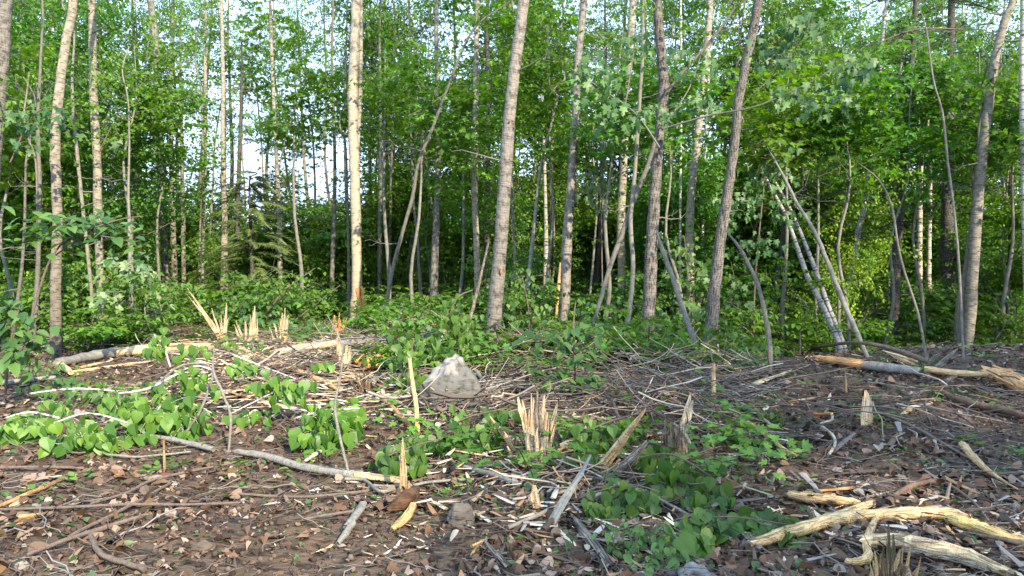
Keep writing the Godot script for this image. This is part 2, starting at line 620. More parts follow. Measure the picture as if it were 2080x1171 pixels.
# a leafy tree of the thicket: slim stem, limbs, clumped crown
func leafy_tree(called: String, label: String, category: String, group: String, p: Vector3, high: float, low: float, wide: float, count: int, sort: String, kind: String, tint: Color, scale := 1.0, flat := 0.25) -> Node3D:
	var at := Vector3(p.x, ground(p.x, p.z), p.z)
	var o := thing(called, label, category, at, group)
	var lean := Vector3(rng.randfn(0, 0.05), 1, rng.randfn(0, 0.05))
	var r := 0.014 * high * rng.randf_range(0.5, 0.9) * 0.6 + 0.012
	var pts := []
	for i in 6:
		var f := i / 5.0
		var q := at + lean * (high * f - 0.15) + Vector3(rng.randfn(0, 0.08), 0, rng.randfn(0, 0.08)) * (1.0 if i > 0 else 0.0)
		pts.append(Vector4(q.x, q.y, q.z, r * (1.0 - 0.85 * f)))
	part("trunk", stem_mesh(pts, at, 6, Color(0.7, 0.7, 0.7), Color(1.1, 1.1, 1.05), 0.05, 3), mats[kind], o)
	var s := Shape.new()
	side_branches(s, pts, at, 9, clampf(low / high, 0.1, 0.8), 0.95, wide, Color(0.8, 0.8, 0.8), 0.25)
	tag(part("limbs", s.mesh(), mats["young_bark"], o), "", "", "", "stuff")
	var c := at + lean * (high + low) * 0.5
	var pl := crown_places(c, Vector3(wide, (high - low) * 0.5, wide), count, at, flat, scale, 6 + int(high))
	many("crown", meshes["%s_%d" % [sort, rng.randi() % 2]], mats["leaf"], pl, tints(pl.size(), tint, 0.22), o)
	return o


func spruce(label: String, d: float, path: Array, extra: float, boughs: int, low: float, dead: int, tint: Color, group := "") -> void:
	var pts := stem_points(path, d, extra, true)
	var b: Vector4 = pts[0]
	var at := Vector3(b.x, ground(b.x, b.z), b.z)
	var o := thing("spruce_tree", label, "spruce tree", at, group)
	part("trunk", stem_mesh(pts, at, 11, Color(0.9, 0.9, 0.9), Color(1, 1, 1), 0.07, 4), mats["spruce_bark"], o)
	var s := Shape.new()
	side_branches(s, pts, at, dead, 0.08, 0.8, 2.4, Color(0.45, 0.42, 0.4), -0.15)
	tag(part("dead_branches", s.mesh(), mats["young_bark"], o), "", "", "", "stuff")
	var sm := smooth(pts, 4)
	var top: float = sm[-1].y
	var pl: Array[Transform3D] = []
	for i in boughs:
		var f := rng.randf()
		var y := lerpf(at.y + low, top, f)
		var q: Vector4 = sm[0]
		for w in sm:
			if w.y <= y: q = w
		var reach := lerpf(2.3, 0.3, f) * rng.randf_range(0.4, 1.0)
		var a := rng.randf() * TAU
		var out := Vector3(cos(a), -0.15, sin(a))
		var bs := Basis(Vector3.UP, -a + rng.randfn(0, 0.35)) * Basis(Vector3.RIGHT, rng.randfn(0, 0.3))
		pl.append(Transform3D(bs.scaled(Vector3.ONE * rng.randf_range(0.7, 1.3)), Vector3(q.x, y, q.z) - at + out * reach * rng.randf_range(0.2, 1.0)))
	if boughs > 0:
		many("crown", meshes["spruce_0"], mats["needle"], pl, tints(pl.size(), tint, 0.25), o)


# ------------------------------------------------------------------ low leafy things with leaves one can pick out
# blobs: x, y, rx, ry of the photograph, distance (0: on the ground there), leaf count
func leafy(called: String, label: String, category: String, group: String, blobs: Array, sort: int, size: float, base_col: Color, hang: float, stems: Array, stem_kind := "twig_bark", stem_tint := Color(1, 1, 1)) -> Node3D:
	var first: Array = blobs[0]
	var g := on_ground(first[0], first[1] + first[3])
	var d0: float = first[4] if first[4] > 0 else -g.z
	var at := place(first[0], first[1], d0)
	at.y = ground(at.x, at.z)
	var o := thing(called, label, category, at, group)
	# the twigs
	var s := Shape.new()
	for st in stems:
		var pts := []
		var dist: float = st[0] if st[0] > 0 else d0
		for i in range(1, st.size()):
			var q := place(st[i][0], st[i][1], dist)
			q.y = maxf(q.y, ground(q.x, q.z) + 0.006)
			pts.append(Vector4(q.x, q.y, q.z, maxf(0.5 * st[i][2] * dist / FOCAL, 0.002)))
		add_stem(s, pts, at, 6, stem_tint, stem_tint, 0.05, 4)
	for bl in blobs:
		var gd := on_ground(bl[0], bl[1] + bl[3])
		var d: float = bl[4] if bl[4] > 0 else -gd.z
		var c := place(bl[0], bl[1], d)
		var rx: float = bl[2] * 1.15 * d / FOCAL
		var ry: float = bl[3] * d / FOCAL
		var rz := clampf(rx * 0.7, 0.1, 0.6)
		var hub := c + Vector3(0, ry * 0.3, 0)
		for i in int(bl[5] * (1.35 if bl[4] == 0 else 1.15)):
			var u := any_dir() * pow(rng.randf(), 0.5) * (1.0 if rng.randf() < 0.82 else 1.5)
			var p := c + Vector3(u.x * rx, u.y * ry, u.z * rz)
			var gy := ground(p.x, p.z)
			if p.y < gy + 0.03:
				p.y = gy + rng.randf_range(0.02, 0.12)
			var dir := (Vector3(rng.randf_range(-1, 1), 0.1, rng.randf_range(-0.3, 1)) * (1.0 - hang) + Vector3(rng.randf_range(-0.3, 0.3), -1, 0.1) * hang).normalized()
			if p.y - gy < size * 0.8:
				dir = Vector3(dir.x, maxf(dir.y, -(p.y - gy) / size * 0.8), dir.z + 0.2).normalized()
			var face := Vector3(rng.randf_range(-0.6, 0.6), 0.9 * (1.0 - hang) + 0.25, rng.randf_range(0.1, 1.0) * (0.3 + hang)).normalized()
			var side := dir.cross(face).normalized()
			var up := side.cross(dir)
			var k := size * rng.randf_range(0.42, 0.98)
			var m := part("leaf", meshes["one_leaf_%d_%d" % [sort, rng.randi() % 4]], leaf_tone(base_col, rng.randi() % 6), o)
			m.transform = Transform3D(Basis(side * k, up * k, -dir * k), p - at)
			if rng.randf() < 0.7:
				# leaf stalk, back towards its twig
				var w := (p - at).lerp(hub - at, rng.randf_range(0.2, 0.7)) + any_dir() * 0.03
				s.tube(PackedVector3Array([p - at, (p - at).lerp(w, 0.5) + Vector3(0, 0.015, 0), w]), PackedFloat32Array([0.0014, 0.0018, 0.0026]), 3, one(Color(0.9, 0.95, 0.5) if rng.randf() < 0.6 else stem_tint, 3), rng, 0.0, 0.0, 1.0, false)
	if s.v.size():
		tag(part("stem", s.mesh(), mats[stem_kind], o), "", "", "", "stuff")
	return o


func leaf_tone(base_col: Color, k: int) -> StandardMaterial3D:
	var key := "tone_%s_%d" % [base_col.to_html(), k]
	if not mats.has(key):
		var m: StandardMaterial3D = mats["fresh_leaf"].duplicate()
		m.resource_name = "green_leaf"
		var t := [0.62, 0.8, 0.92, 1.0, 1.15, 1.25][k] as float
		m.albedo_color = Color(base_col.r * t * (1.0 + 0.07 * (k - 2)), base_col.g * t, base_col.b * t).linear_to_srgb()
		mats[key] = m
	return mats[key]


func one_leaf(sort: int, k: int) -> ArrayMesh:
	var s := Shape.new()
	s.leaf(Vector3.ZERO, Vector3(0, 0, -1), Vector3.UP, 1.0, sort, Color(1, 1, 1).darkened(0.06 * k), [0.15, 0.35, 0.05, 0.5][k], [0.25, 0.45, 0.62, 0.1][k])
	return s.mesh()


# ------------------------------------------------------------------ broken wood
const PALE := Color(1, 1, 1)
const TAN := Color(0.82, 0.70, 0.55)
const ORANGE := Color(0.95, 0.55, 0.26)
const WHITE := Color(1.28, 1.4, 1.65)
const BARK := Color(1, 1, 1)


# path on the ground: x, y, width of the photograph (and a lift in metres)
func lying(path: Array, steps := 4) -> Array:
	var pts := []
	for p in path:
		var q := on_ground(p[0], p[1] + p[2] * 0.35)
		var r: float = 0.5 * p[2] * -q.z / FOCAL
		pts.append(Vector4(q.x, q.y + r * 0.9 + 0.035 + (p[3] if p.size() > 3 else 0.0), q.z, maxf(r * 1.2, 0.0055)))
	return pts


func rising(path: Array, lean := 0.0) -> Array:
	var g := on_ground(path[0][0], path[0][1])
	var pts := []
	if path[0][0] > 1480.0 and path[0][1] < 745.0 and -g.z > 12.4:   # what stands just beyond the brow of the bank
		g = place(path[0][0], path[0][1], 12.4)
	for i in path.size():
		var d := -g.z - lean * i / maxf(1.0, path.size() - 1.0)
		var q := place(path[i][0], path[i][1], d)
		var r: float = 0.5 * path[i][2] * d / FOCAL
		if i == 0 and q.y > ground(q.x, q.z) + 0.04:
			pts.append(Vector4(q.x, ground(q.x, q.z) - 0.05, q.z, r * 1.1))
		pts.append(Vector4(q.x, q.y - (0.05 if i == 0 else 0.0), q.z, maxf(r, 0.003)))
	return pts


func stick(called: String, label: String, category: String, kind: String, path: Array, tint: Color, tip: Variant = null, jag := 0.012, upright := false, lean := 0.0, group := "") -> void:
	var pts := rising(path, lean) if upright else lying(path)
	var at := Vector3(pts[0].x, ground(pts[0].x, pts[0].z), pts[0].z)
	var s := Shape.new()
	if upright and pts.size() > 4:
		pts[-1].w *= 0.3
	var sm := smooth(pts, 4)
	var v := PackedVector3Array()
	var r := PackedFloat32Array()
	var c := PackedColorArray()
	for i in sm.size():
		var f := float(i) / (sm.size() - 1)
		v.append(Vector3(sm[i].x, sm[i].y, sm[i].z) - at + any_dir() * sm[i].w * 0.12)
		r.append(maxf(sm[i].w, 0.003))
		c.append(vary(tint.lerp(tip, clampf(f * 1.6 - 0.3, 0, 1)) if tip != null else tint, 0.06))
	s.tube(v, r, 8, c, rng, 0.12, minf(jag, sm[0].w * 1.5), 0.6)
	var o := part(called, s.mesh(), mats[kind], self)
	o.position = at
	tag(o, label, category, group)


# a log in stretches of bark and bare wood: [part name, material, tint, path]
func log_of(called: String, label: String, category: String, stretches: Array, upright := false) -> Node3D:
	var o: Node3D = null
	var at := Vector3.ZERO
	for st in stretches:
		var pts := rising(st[3]) if upright else lying(st[3])
		if o == null:
			at = Vector3(pts[0].x, ground(pts[0].x, pts[0].z), pts[0].z)
			o = thing(called, label, category, at)
		var s := Shape.new()
		var sm := smooth(pts, 5)
		var v := PackedVector3Array()
		var r := PackedFloat32Array()
		var c := PackedColorArray()
		for q in sm:
			v.append(Vector3(q.x, q.y, q.z) - at + any_dir() * q.w * 0.1)
			r.append(maxf(q.w, 0.003))
			c.append(vary(st[2], 0.1))
		s.tube(v, r, 11, c, rng, 0.17, sm[0].w * 1.6, 0.6)
		if st[1] == "wood":   # torn fibres along it and at its ends
			for k in 7:
				var i := rng.randi_range(0, sm.size() - 2)
				var a := v[i] + Vector3(0, r[i] * 0.7, r[i] * rng.randf_range(0.0, 0.9))
				var j := mini(i + rng.randi_range(2, 5), sm.size() - 1)
				var b := v[j] + Vector3(0, r[j] * rng.randf_range(0.8, 1.3), r[j] * rng.randf_range(0.2, 1.0))
				if k < 3:
					b = v[-1] + (v[-1] - v[-2]).normalized() * r[-1] * rng.randf_range(1.0, 3.5) + any_dir() * r[-1] * 0.6
					a = v[maxi(sm.size() - 4, 0)] + Vector3(0, r[-1] * 0.5, r[-1] * rng.randf_range(-0.6, 0.6))
				s.shard(a, b, r[i] * rng.randf_range(0.4, 0.9), r[i] * 0.3, Vector3(0.3, 1, 0.3), vary(st[2], 0.25), rng)
		part(st[0], s.mesh(), mats[st[1]], o)
	return o


# splinters from a foot to tips: each [foot x, foot y, tip x, tip y, width], all of the photograph
func splinters(called: String, label: String, category: String, kind: String, tint: Color, list: Array, core: Array = [], core_kind := "grey_wood", core_tint := Color(1, 1, 1), group := "") -> void:
	var b := on_ground(list[0][0], list[0][1])
	if core.size():
		b = on_ground(core[0], core[1])
	var d := -b.z
	var o := thing(called, label, category, b, group)
	if core.size():   # x, y, width, height of the stump's solid foot
		var r: float = 0.5 * core[2] * d / FOCAL
		var h: float = core[3] * d / FOCAL
		var s := Shape.new()
		var pts := PackedVector3Array([Vector3(0, -0.06, 0), Vector3(0, 0.03, 0), Vector3(0.01, h * 0.5, 0), Vector3(0, h, 0)])
		s.tube(pts, PackedFloat32Array([r * 1.3, r * 1.08, r, r * 0.9]), 16, one(core_tint, 4), rng, 0.12, h * 0.5, 0.6)
		part("stump", s.mesh(), mats[core_kind], o)
	if core.size():      # short ragged splits all round the foot, and fine fibres
		var r2: float = 0.5 * core[2] * d / FOCAL
		var h2: float = maxf(core[3], 12.0) * d / FOCAL
		for k in 9:
			var a := rng.randf() * TAU
			var s := Shape.new()
			var p := Vector3(cos(a) * r2, -0.03, sin(a) * r2 * 0.9)
			var q := Vector3(cos(a) * r2 * rng.randf_range(0.8, 1.4), h2 * rng.randf_range(0.7, 1.9), sin(a) * r2 * 1.2)
			s.shard(p, q, r2 * rng.randf_range(0.3, 0.75), r2 * 0.22, Vector3(-sin(a), 0, cos(a)), vary(core_tint.lerp(tint, rng.randf()), 0.2), rng)
			for j in 2:
				s.shard(p * 0.8, q + any_dir() * r2 * 0.4, 0.006, 0.004, Vector3(1, 0, 0), vary(tint, 0.2), rng)
			part("splinter", s.mesh(), mats[core_kind if k % 3 == 0 else kind], o)
	if d > 10.0:         # far ones: each splits in two finer slivers
		var finer := []
		for e in list:
			for k in 3:
				finer.append([e[0] + rng.randf_range(-2, 2), e[1], e[2] + rng.randf_range(-3, 3), e[3] + (e[1] - e[3]) * rng.randf_range(-0.05, 0.45) * (0.0 if k == 0 else 1.0), e[4] * rng.randf_range(0.45, 0.95)])
		list = finer
	for e in list:
		var f := place(e[0], e[1], d) - b
		var t := place(e[2], e[3], d) - b
		var off := rng.randf_range(-1, 1) * absf(e[2] - e[0] + e[4]) * d / FOCAL * 0.5
		f.z += off * 0.6
		t.z += off + rng.randf_range(-0.03, 0.03)
		f.y = minf(f.y, maxf(f.y - 0.04, ground(f.x + b.x, f.z + b.z) - b.y - 0.02))
		var s := Shape.new()
		var w: float = e[4] * (1.35 if d < 10.0 else 0.95) * d / FOCAL
		s.shard(f, t, w, w * rng.randf_range(0.35, 0.7), Vector3(1, 0, rng.randf_range(-0.6, 0.6)), vary(tint, 0.12), rng)
		if w > 0.035:    # a second, thinner sliver on a wide one
			s.shard(f + Vector3(w * 0.2, 0, 0.012), f.lerp(t, rng.randf_range(0.6, 0.95)) + Vector3(w * 0.3, 0, 0.015), w * 0.5, w * 0.25, Vector3(1, 0, 0.3), vary(tint, 0.15), rng)
		part("splinter", s.mesh(), mats[kind if d > 10.0 or rng.randf() > 0.25 or list.size() < 6 else "grey_wood"], o)


# a stump whose broken top bristles: generated splinters round a ring
func bristle(called: String, label: String, x: float, y: float, w: float, h: float, count: int, foot: float, kind: String, tint: Color, core_kind: String, core_tint: Color, spread := 0.35) -> void:
	var list := []
	for i in count:
		var u := rng.randf_range(-0.5, 0.5)
		var tall := h * rng.randf_range(0.45, 1.0) * (1.0 - 0.7 * absf(u))
		list.append([x + u * w, y - foot * 0.5, x + u * w * (1.0 + spread * 2.0) + rng.randf_range(-3, 3), y - tall, w * rng.randf_range(0.12, 0.3)])
	splinters(called, label, "stump", kind, tint, list, [x, y, w * 0.9, maxf(foot, 4.0)], core_kind, core_tint)


# a split plank lying on the ground between two points
func plank(called: String, label: String, category: String, kind: String, tint: Color, a: Array, b: Array, w: float, th := 0.7, lift := 0.0) -> void:
	var p := on_ground(a[0], a[1])
	var q := on_ground(b[0], b[1])
	if b.size() > 2:     # its far end is off the ground
		q = place(b[0], b[1], -p.z - b[2])
	var width: float = w * 1.15 * -p.z / FOCAL
	var s := Shape.new()
	var t := width * th
	var long := p.distance_to(q)
	var side := (q - p).cross(Vector3.UP).normalized()
	lift += 0.03
	var e := q - p + Vector3(0, t * 0.5 + lift, 0)
	s.shard(Vector3(0, t * 0.45 + lift, 0), e, width, t, side, vary(tint, 0.08), rng)
	s.shard(side * width * 0.25 + Vector3(0, t * 0.5 + lift, 0), e * rng.randf_range(0.7, 1.0) + side * width * 0.2, width * 0.55, t * 1.1, side, vary(tint, 0.12), rng)
	s.shard(-side * width * 0.22 + e * 0.05, e * rng.randf_range(0.75, 0.97) - side * width * 0.15, width * 0.5, t * 0.9, side, vary(tint, 0.12), rng)
	s.shard(e * 0.15, -e.normalized() * width * 0.6 + side * width * 0.1, width * 0.7, t, side, vary(tint, 0.1), rng)
	var o := part(called, s.mesh(), mats[kind], self)
	o.position = p
	tag(o, label, category)


func rock(called: String, label: String, x: float, y: float, w: float, h: float, tint: Color, top: Color, sd: int, flat := 0.8) -> void:
	var b := on_ground(x, y)
	var d := -b.z
	var rx := 0.5 * w * d / FOCAL
	var hy := h * d / FOCAL
	var sp := SphereMesh.new()
	sp.radial_segments = 40
	sp.rings = 24
	var a := sp.get_mesh_arrays()
	var st := SurfaceTool.new()
	st.begin(Mesh.PRIMITIVE_TRIANGLES)
	for p: Vector3 in a[Mesh.ARRAY_VERTEX]:
		var u := p.normalized()
		var k := 1.0 + 0.3 * low_noise.get_noise_3dv(u * 3.0 + Vector3.ONE * sd) + 0.2 * mid_noise.get_noise_3dv(u * 0.45 + Vector3.ONE * sd) + 0.02 * fine_noise.get_noise_3dv(u * 0.3) - 0.22 * maxf(0.0, u.y) * absf(u.x)
		k *= 1.0 / maxf(1.0, 0.85 * maxf(maxf(absf(u.x), absf(u.y)), absf(u.z)) + 0.25)
		var slim := 1.0 - 0.36 * clampf(u.y * 1.1, 0.0, 1.0) if w > 90 else 1.0
		var q := Vector3(u.x * rx * 1.15 * slim, (u.y * 0.66 + 0.30) * hy * 1.15, u.z * rx * flat * slim) * k
		var bare := clampf((u.y - 0.55 - u.x * 0.25) * 3.5 + 1.3 * mid_noise.get_noise_3dv(u * 3.0 + Vector3.ONE * sd), 0, 1)
		st.set_color(tint.lerp(top, bare))
		st.add_vertex(q)
	for i in a[Mesh.ARRAY_INDEX]:
		st.add_index(i)
	st.generate_normals()
	var o := part(called, st.commit(), mats["stone"], self)
	o.position = b
	tag(o, label, "rock" if w < 90 else "boulder")


# ------------------------------------------------------------------ the scene
func _ready() -> void:
	rng.seed = 20240611
	for e in [[low_noise, 3, 0.22, 3], [mid_noise, 5, 1.4, 3], [fine_noise, 7, 7.0, 3], [patch_noise, 9, 0.55, 3]]:
		e[0].seed = e[1]; e[0].frequency = e[2]; e[0].fractal_octaves = e[3]
	# camera
	var cam := Camera3D.new()
	cam.name = "camera"
	cam.position = EYE
	cam.rotation.x = PITCH
	cam.fov = rad_to_deg(2.0 * atan(585.5 / FOCAL))
	cam.near = 0.1
	cam.far = 600.0
	add_child(cam)
	# sky and air
	var sky := ProceduralSkyMaterial.new()
	sky.sky_top_color = Color(0.66, 0.79, 0.97)
	sky.sky_horizon_color = Color(0.825, 0.89, 0.97)
	sky.sky_curve = 0.2
	sky.sky_energy_multiplier = 1.1
	sky.ground_bottom_color = Color(0.2, 0.2, 0.15)
	sky.ground_horizon_color = Color(0.5, 0.55, 0.5)
	sky.sun_angle_max = 4.0
	var env := Environment.new()
	env.background_mode = Environment.BG_SKY
	env.sky = Sky.new()
	env.sky.sky_material = sky
	env.tonemap_mode = Environment.TONE_MAPPER_LINEAR
	env.tonemap_exposure = 2.45
	env.sdfgi_enabled = true
	env.ssao_enabled = true
	env.ssil_enabled = true
	var world := WorldEnvironment.new()
	world.name = "world"
	world.environment = env
	add_child(world)
	# sun: high, behind the camera's right shoulder
	var sun := DirectionalLight3D.new()
	sun.name = "sun"
	sun.light_energy = 1.45
	sun.light_color = Color(1.0, 0.945, 0.85)
	sun.light_angular_distance = 0.5
	sun.shadow_enabled = true
	add_child(sun)
	sun.look_at_from_position(Vector3(5.3, 6.2, 8.5), Vector3.ZERO)

	make_materials()
	for k in 2:
		for sort in ["aspen", "maple", "thicket", "oval", "spruce", "fern"]:
			meshes["%s_%d" % [sort, k]] = spray(sort)
	for sort in [1, 2, 3]:
		for k in 4:
			meshes["one_leaf_%d_%d" % [sort, k]] = one_leaf(sort, k)
	build_ground()
	build_trees()
	build_thicket()
	build_stumps()
	build_wood()
	build_leafy()
	build_litter()


func build_ground() -> void:
	var xs := PackedFloat32Array()
	var zs := PackedFloat32Array()
	var x := -160.0
	while x < 160.0:
		xs.append(x)
		x += 0.06 if absf(x) < 9.0 else clampf(absf(x) * 0.05, 0.06, 12.0) if x > 0 else clampf((absf(x) - 8.9) * 0.2, 0.06, 12.0)
	var z := 80.0
	while z > -220.0:
		zs.append(z)
		z -= 0.05 if z < -2.0 and z > -13.0 else clampf(absf(z + 2.0) * 0.2, 0.05, 12.0) if z >= -2.0 else clampf((-z - 12.0) * 0.06, 0.06, 12.0)
	var s := Shape.new()
	var w := xs.size()
	var h := zs.size()
	for j in h:
		for i in w:
			var px := xs[i]
			var pz := zs[j]
			var y := ground(px, pz)
			if absf(px) < 12.0 and pz > -16.0 and pz < 2.0:
				y += 0.022 * fine_noise.get_noise_2d(px, pz) + 0.016 * fine_noise.get_noise_2d(px * 3.0, pz * 3.0)
			var k := clampf(patch_noise.get_noise_2d(px, pz) * 1.6 + 0.5, 0, 1)
			var col := Color(0.75, 0.72, 0.7).lerp(Color(1.5, 1.35, 1.2), k)
			var duff := clampf(1.2 - Vector2((px + 3.0) / 4.0, (pz + 10.0) / 5.0).length(), 0, 1)
			col = col.lerp(Color(2.0, 1.6, 1.3), duff * 0.6)
			if pz < -15.0:
				col = col.lerp(Color(0.7, 1.0, 0.45), clampf((-pz - 15.0) / 6.0, 0, 0.7))
			s.vert(Vector3(px, y, pz), Vector3.UP, Vector2(px, pz), col)
	for j in h - 1:
		for i in w - 1:
			var a := j * w + i
			s.tri(a, a + w, a + 1)
			s.tri(a + 1, a + w, a + w + 1)
	for j in h:
		for i in w:
			var a := s.v[j * w + mini(i + 1, w - 1)] - s.v[j * w + maxi(i - 1, 0)]
			var b := s.v[mini(j + 1, h - 1) * w + i] - s.v[maxi(j - 1, 0) * w + i]
			s.n[j * w + i] = a.cross(b).normalized()
	var o := part("ground", s.mesh(), mats["soil"], self)
	tag(o, "dark torn-up forest soil strewn with litter", "", "", "structure")


func build_trees() -> void:
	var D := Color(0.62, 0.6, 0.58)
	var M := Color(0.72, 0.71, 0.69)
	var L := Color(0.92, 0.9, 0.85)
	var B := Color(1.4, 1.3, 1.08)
	# the main aspens, left to right
	traced_tree("aspen_tree", "brown trunk half cut off by the top left corner", "old_bark", 11.0, [[-30, 640, 28], [-22, 430, 27], [-8, 260, 26], [3, 120, 25], [10, 0, 24]], 8.5, 120, M, M, 1)
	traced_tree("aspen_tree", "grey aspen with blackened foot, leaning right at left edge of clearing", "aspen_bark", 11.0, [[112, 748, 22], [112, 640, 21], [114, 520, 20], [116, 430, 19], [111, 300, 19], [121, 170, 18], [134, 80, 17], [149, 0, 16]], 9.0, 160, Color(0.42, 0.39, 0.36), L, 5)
	traced_tree("aspen_tree", "aspen with bulged brown bark just right of the blackened-foot aspen", "aspen_bark", 14.0, [[204, 640, 15], [200, 500, 15], [198, 420, 17], [197, 330, 16], [191, 240, 16], [187, 100, 15], [186, 0, 14]], 9.0, 160, M, L, 4)
	traced_tree("young_tree", "slim dark trunk in the leaves near the top left corner", "old_bark", 16.0, [[46, 640, 7], [52, 300, 7], [52, 210, 7], [45, 130, 6], [38, 0, 6]], 8, 90, D, M)
	traced_tree("aspen_tree", "dark brown trunk behind the pale sunlit maple sprout", "old_bark", 20.0, [[338, 632, 16], [336, 560, 15], [329, 430, 12], [323, 330, 11], [320, 200, 11], [317, 100, 12], [306, 0, 12]], 9, 160, D, L)
	traced_tree("aspen_tree", "thinner grey trunk close behind the dark brown trunk", "aspen_bark", 24.0, [[356, 610, 12], [350, 450, 11], [347, 300, 8], [345, 180, 8], [350, 60, 7], [350, 0, 6]], 7, 140, D, M)
	traced_tree("aspen_tree", "short pale grey trunk left of the dead spruce, lost in leaves above", "aspen_bark", 26.0, [[374, 600, 10], [372, 500, 9], [371, 430, 9], [369, 300, 7], [368, 200, 6]], 4, 120, M, M, 3)
	traced_tree("aspen_tree", "straight slender aspen standing against the open sky, left of centre", "aspen_bark", 19.0, [[453, 640, 16], [455, 560, 15], [455, 420, 11], [452, 300, 9], [453, 180, 8], [451, 80, 7], [450, 0, 6]], 6, 110, L, B, 8)
	traced_tree("aspen_tree", "sunlit aspen stem behind the drooping spruce, reaching into open sky", "aspen_bark", 22.0, [[569, 600, 10], [567, 450, 10], [561, 330, 8], [553, 150, 7], [549, 20, 6], [548, 0, 5]], 6, 120, L, B, 8)
	var main := traced_tree("aspen_tree", "bright sunlit aspen with torn orange bark at its foot", "tan_bark", 16.5, [[724, 692, 24], [722, 640, 24], [724, 560, 20], [721, 400, 20], [718, 300, 20], [716, 180, 20], [721, 60, 18], [723, 0, 18]], 9, 150, Color(0.95, 0.9, 0.82), Color(1.25, 1.2, 1.05), 2)
	# its second stem, the dark one beside its foot, and the torn bark
	part("second_stem", stem_mesh(stem_points([[727, 300, 6], [731, 200, 9], [732, 100, 9], [732, 0, 9]], 16.6, 7, false), main.position, 9, L, B), mats["aspen_bark"], main)
	for e in [[734, 582, 738, 612, 5], [735, 600, 740, 640, 4], [731, 612, 735, 668, 6], [728, 640, 731, 684, 5], [737, 628, 741, 602, 3], [733, 655, 739, 690, 4], [726, 586, 730, 640, 7]]:
		var s := Shape.new()
		var f := place(e[0], e[1], 16.36) - main.position
		s.shard(f, place(e[2], e[3], 16.33) - main.position, e[4] * 16.3 / FOCAL, 0.02, Vector3.RIGHT, vary(ORANGE, 0.15), rng)
		part("torn_bark", s.mesh(), mats["wood"], main)
	traced_tree("young_tree", "dark stem hugging the left foot of the bright sunlit aspen", "old_bark", 16.9, [[711, 690, 11], [709, 620, 9], [708, 520, 6], [706, 430, 5], [702, 300, 4]], 2.5, 40, D, M)
	traced_tree("young_tree", "dark straight stem in the thicket right of the bright sunlit aspen", "old_bark", 22.0, [[770, 610, 9], [771, 470, 9], [773, 300, 7], [772, 200, 6], [771, 60, 5]], 5, 110, D, M)
	traced_tree("young_tree", "thin grey stem second to the right of the bright sunlit aspen", "young_bark", 23.0, [[790, 600, 6], [793, 420, 6], [797, 260, 5], [800, 100, 4]], 4, 90, M, M)
	traced_tree("leaning_tree", "pale leaning sapling that forks into a long dark bough over the centre", "young_bark", 14.5, [[784, 625, 8], [798, 545, 8], [818, 470, 7], [838, 400, 7], [850, 330, 6], [878, 262, 6], [905, 190, 5], [945, 90, 4.5], [975, 45, 4], [1030, 8, 2]], 0.6, 40, M, D, 8)
	traced_tree("young_tree", "thin wavy stem between the leaning sapling and a straight brown trunk", "young_bark", 19.0, [[857, 640, 7], [852, 560, 7], [848, 480, 6], [840, 410, 6], [836, 300, 5]], 4, 80, M, M)
	traced_tree("aspen_tree", "straight brown aspen right of the leaning sapling, spike stub at its foot", "old_bark", 18.0, [[879, 660, 18], [882, 560, 17], [888, 400, 13], [890, 300, 12], [888, 180, 10], [886, 60, 9], [887, 0, 8]], 9, 150, M, L)
	traced_tree("aspen_tree", "yellowish aspen just left of the thick leaning trunk", "aspen_bark", 17.0, [[970, 640, 14], [968, 500, 13], [964, 400, 13], [966, 260, 13], [967, 120, 11], [970, 0, 9]], 9, 150, M, B, 4)
	var big := traced_tree("aspen_tree", "thickest grey aspen in the centre, leaning right beside the boulder", "old_bark", 10.3, [[990, 768, 37], [999, 690, 33], [1008, 600, 30], [1018, 480, 27], [1028, 330, 26], [1037, 220, 24], [1050, 110, 23], [1064, 0, 22]], 9.5, 170, Color(0.58, 0.56, 0.54), Color(0.92, 0.88, 0.83), 2)
	for e in [[1018, 552, 7, 12], [1036, 246, 5, 5], [988, 752, 12, 8]]:
		var s := Shape.new()
		var q := place(e[0], e[1], 10.3 - 0.5 * 30 * 10.3 / FOCAL) - big.position
		var k := 10.3 / FOCAL
		s.tube(PackedVector3Array([q + Vector3(0, -e[3] * 0.5 * k, 0.01), q + Vector3(0, 0, 0.022), q + Vector3(0, e[3] * 0.5 * k, 0.005)]), PackedFloat32Array([e[2] * 0.2 * k, e[2] * 0.5 * k, e[2] * 0.2 * k]), 8, one(ORANGE * 0.7, 3), rng, 0.2)
		part("bark_scar", s.mesh(), mats["wood"], big)
	traced_tree("sapling", "thin forked tan sapling right of the thickest aspen", "young_bark", 15.0, [[1067, 640, 7], [1072, 580, 8], [1080, 510, 8], [1088, 430, 7], [1100, 330, 6], [1118, 260, 5], [1132, 200, 4]], 0.8, 40, B, B, 5)
	traced_tree("aspen_tree", "grey aspen leaning right, second thick trunk right of centre", "old_bark", 14.0, [[1141, 690, 22], [1147, 600, 21], [1152, 480, 20], [1160, 370, 17], [1170, 220, 16], [1173, 130, 15], [1186, 0, 14]], 9, 150, Color(0.85, 0.78, 0.74), L, 3)
	traced_tree("snapped_pole", "short snapped tan pole hugging the grey aspen's left side", "wood", 15.0, [[1130, 640, 6], [1134, 590, 7], [1139, 534, 6]], 0, 0, TAN, TAN, 0)
	traced_tree("birch_tree", "peeling pale trunk with dark scars deep behind the forked sapling", "birch_bark", 20.0, [[1109, 630, 13], [1108, 560, 12], [1109, 480, 9], [1107, 380, 7], [1104, 250, 6]], 5, 110, D, D, 2)
	traced_tree("aspen_tree", "aspen with a bright yellow upper trunk against a sky gap", "aspen_bark", 18.0, [[1260, 650, 17], [1262, 560, 16], [1262, 440, 17], [1267, 330, 15], [1272, 220, 14], [1280, 100, 14], [1287, 0, 14]], 9, 150, D, B, 3)
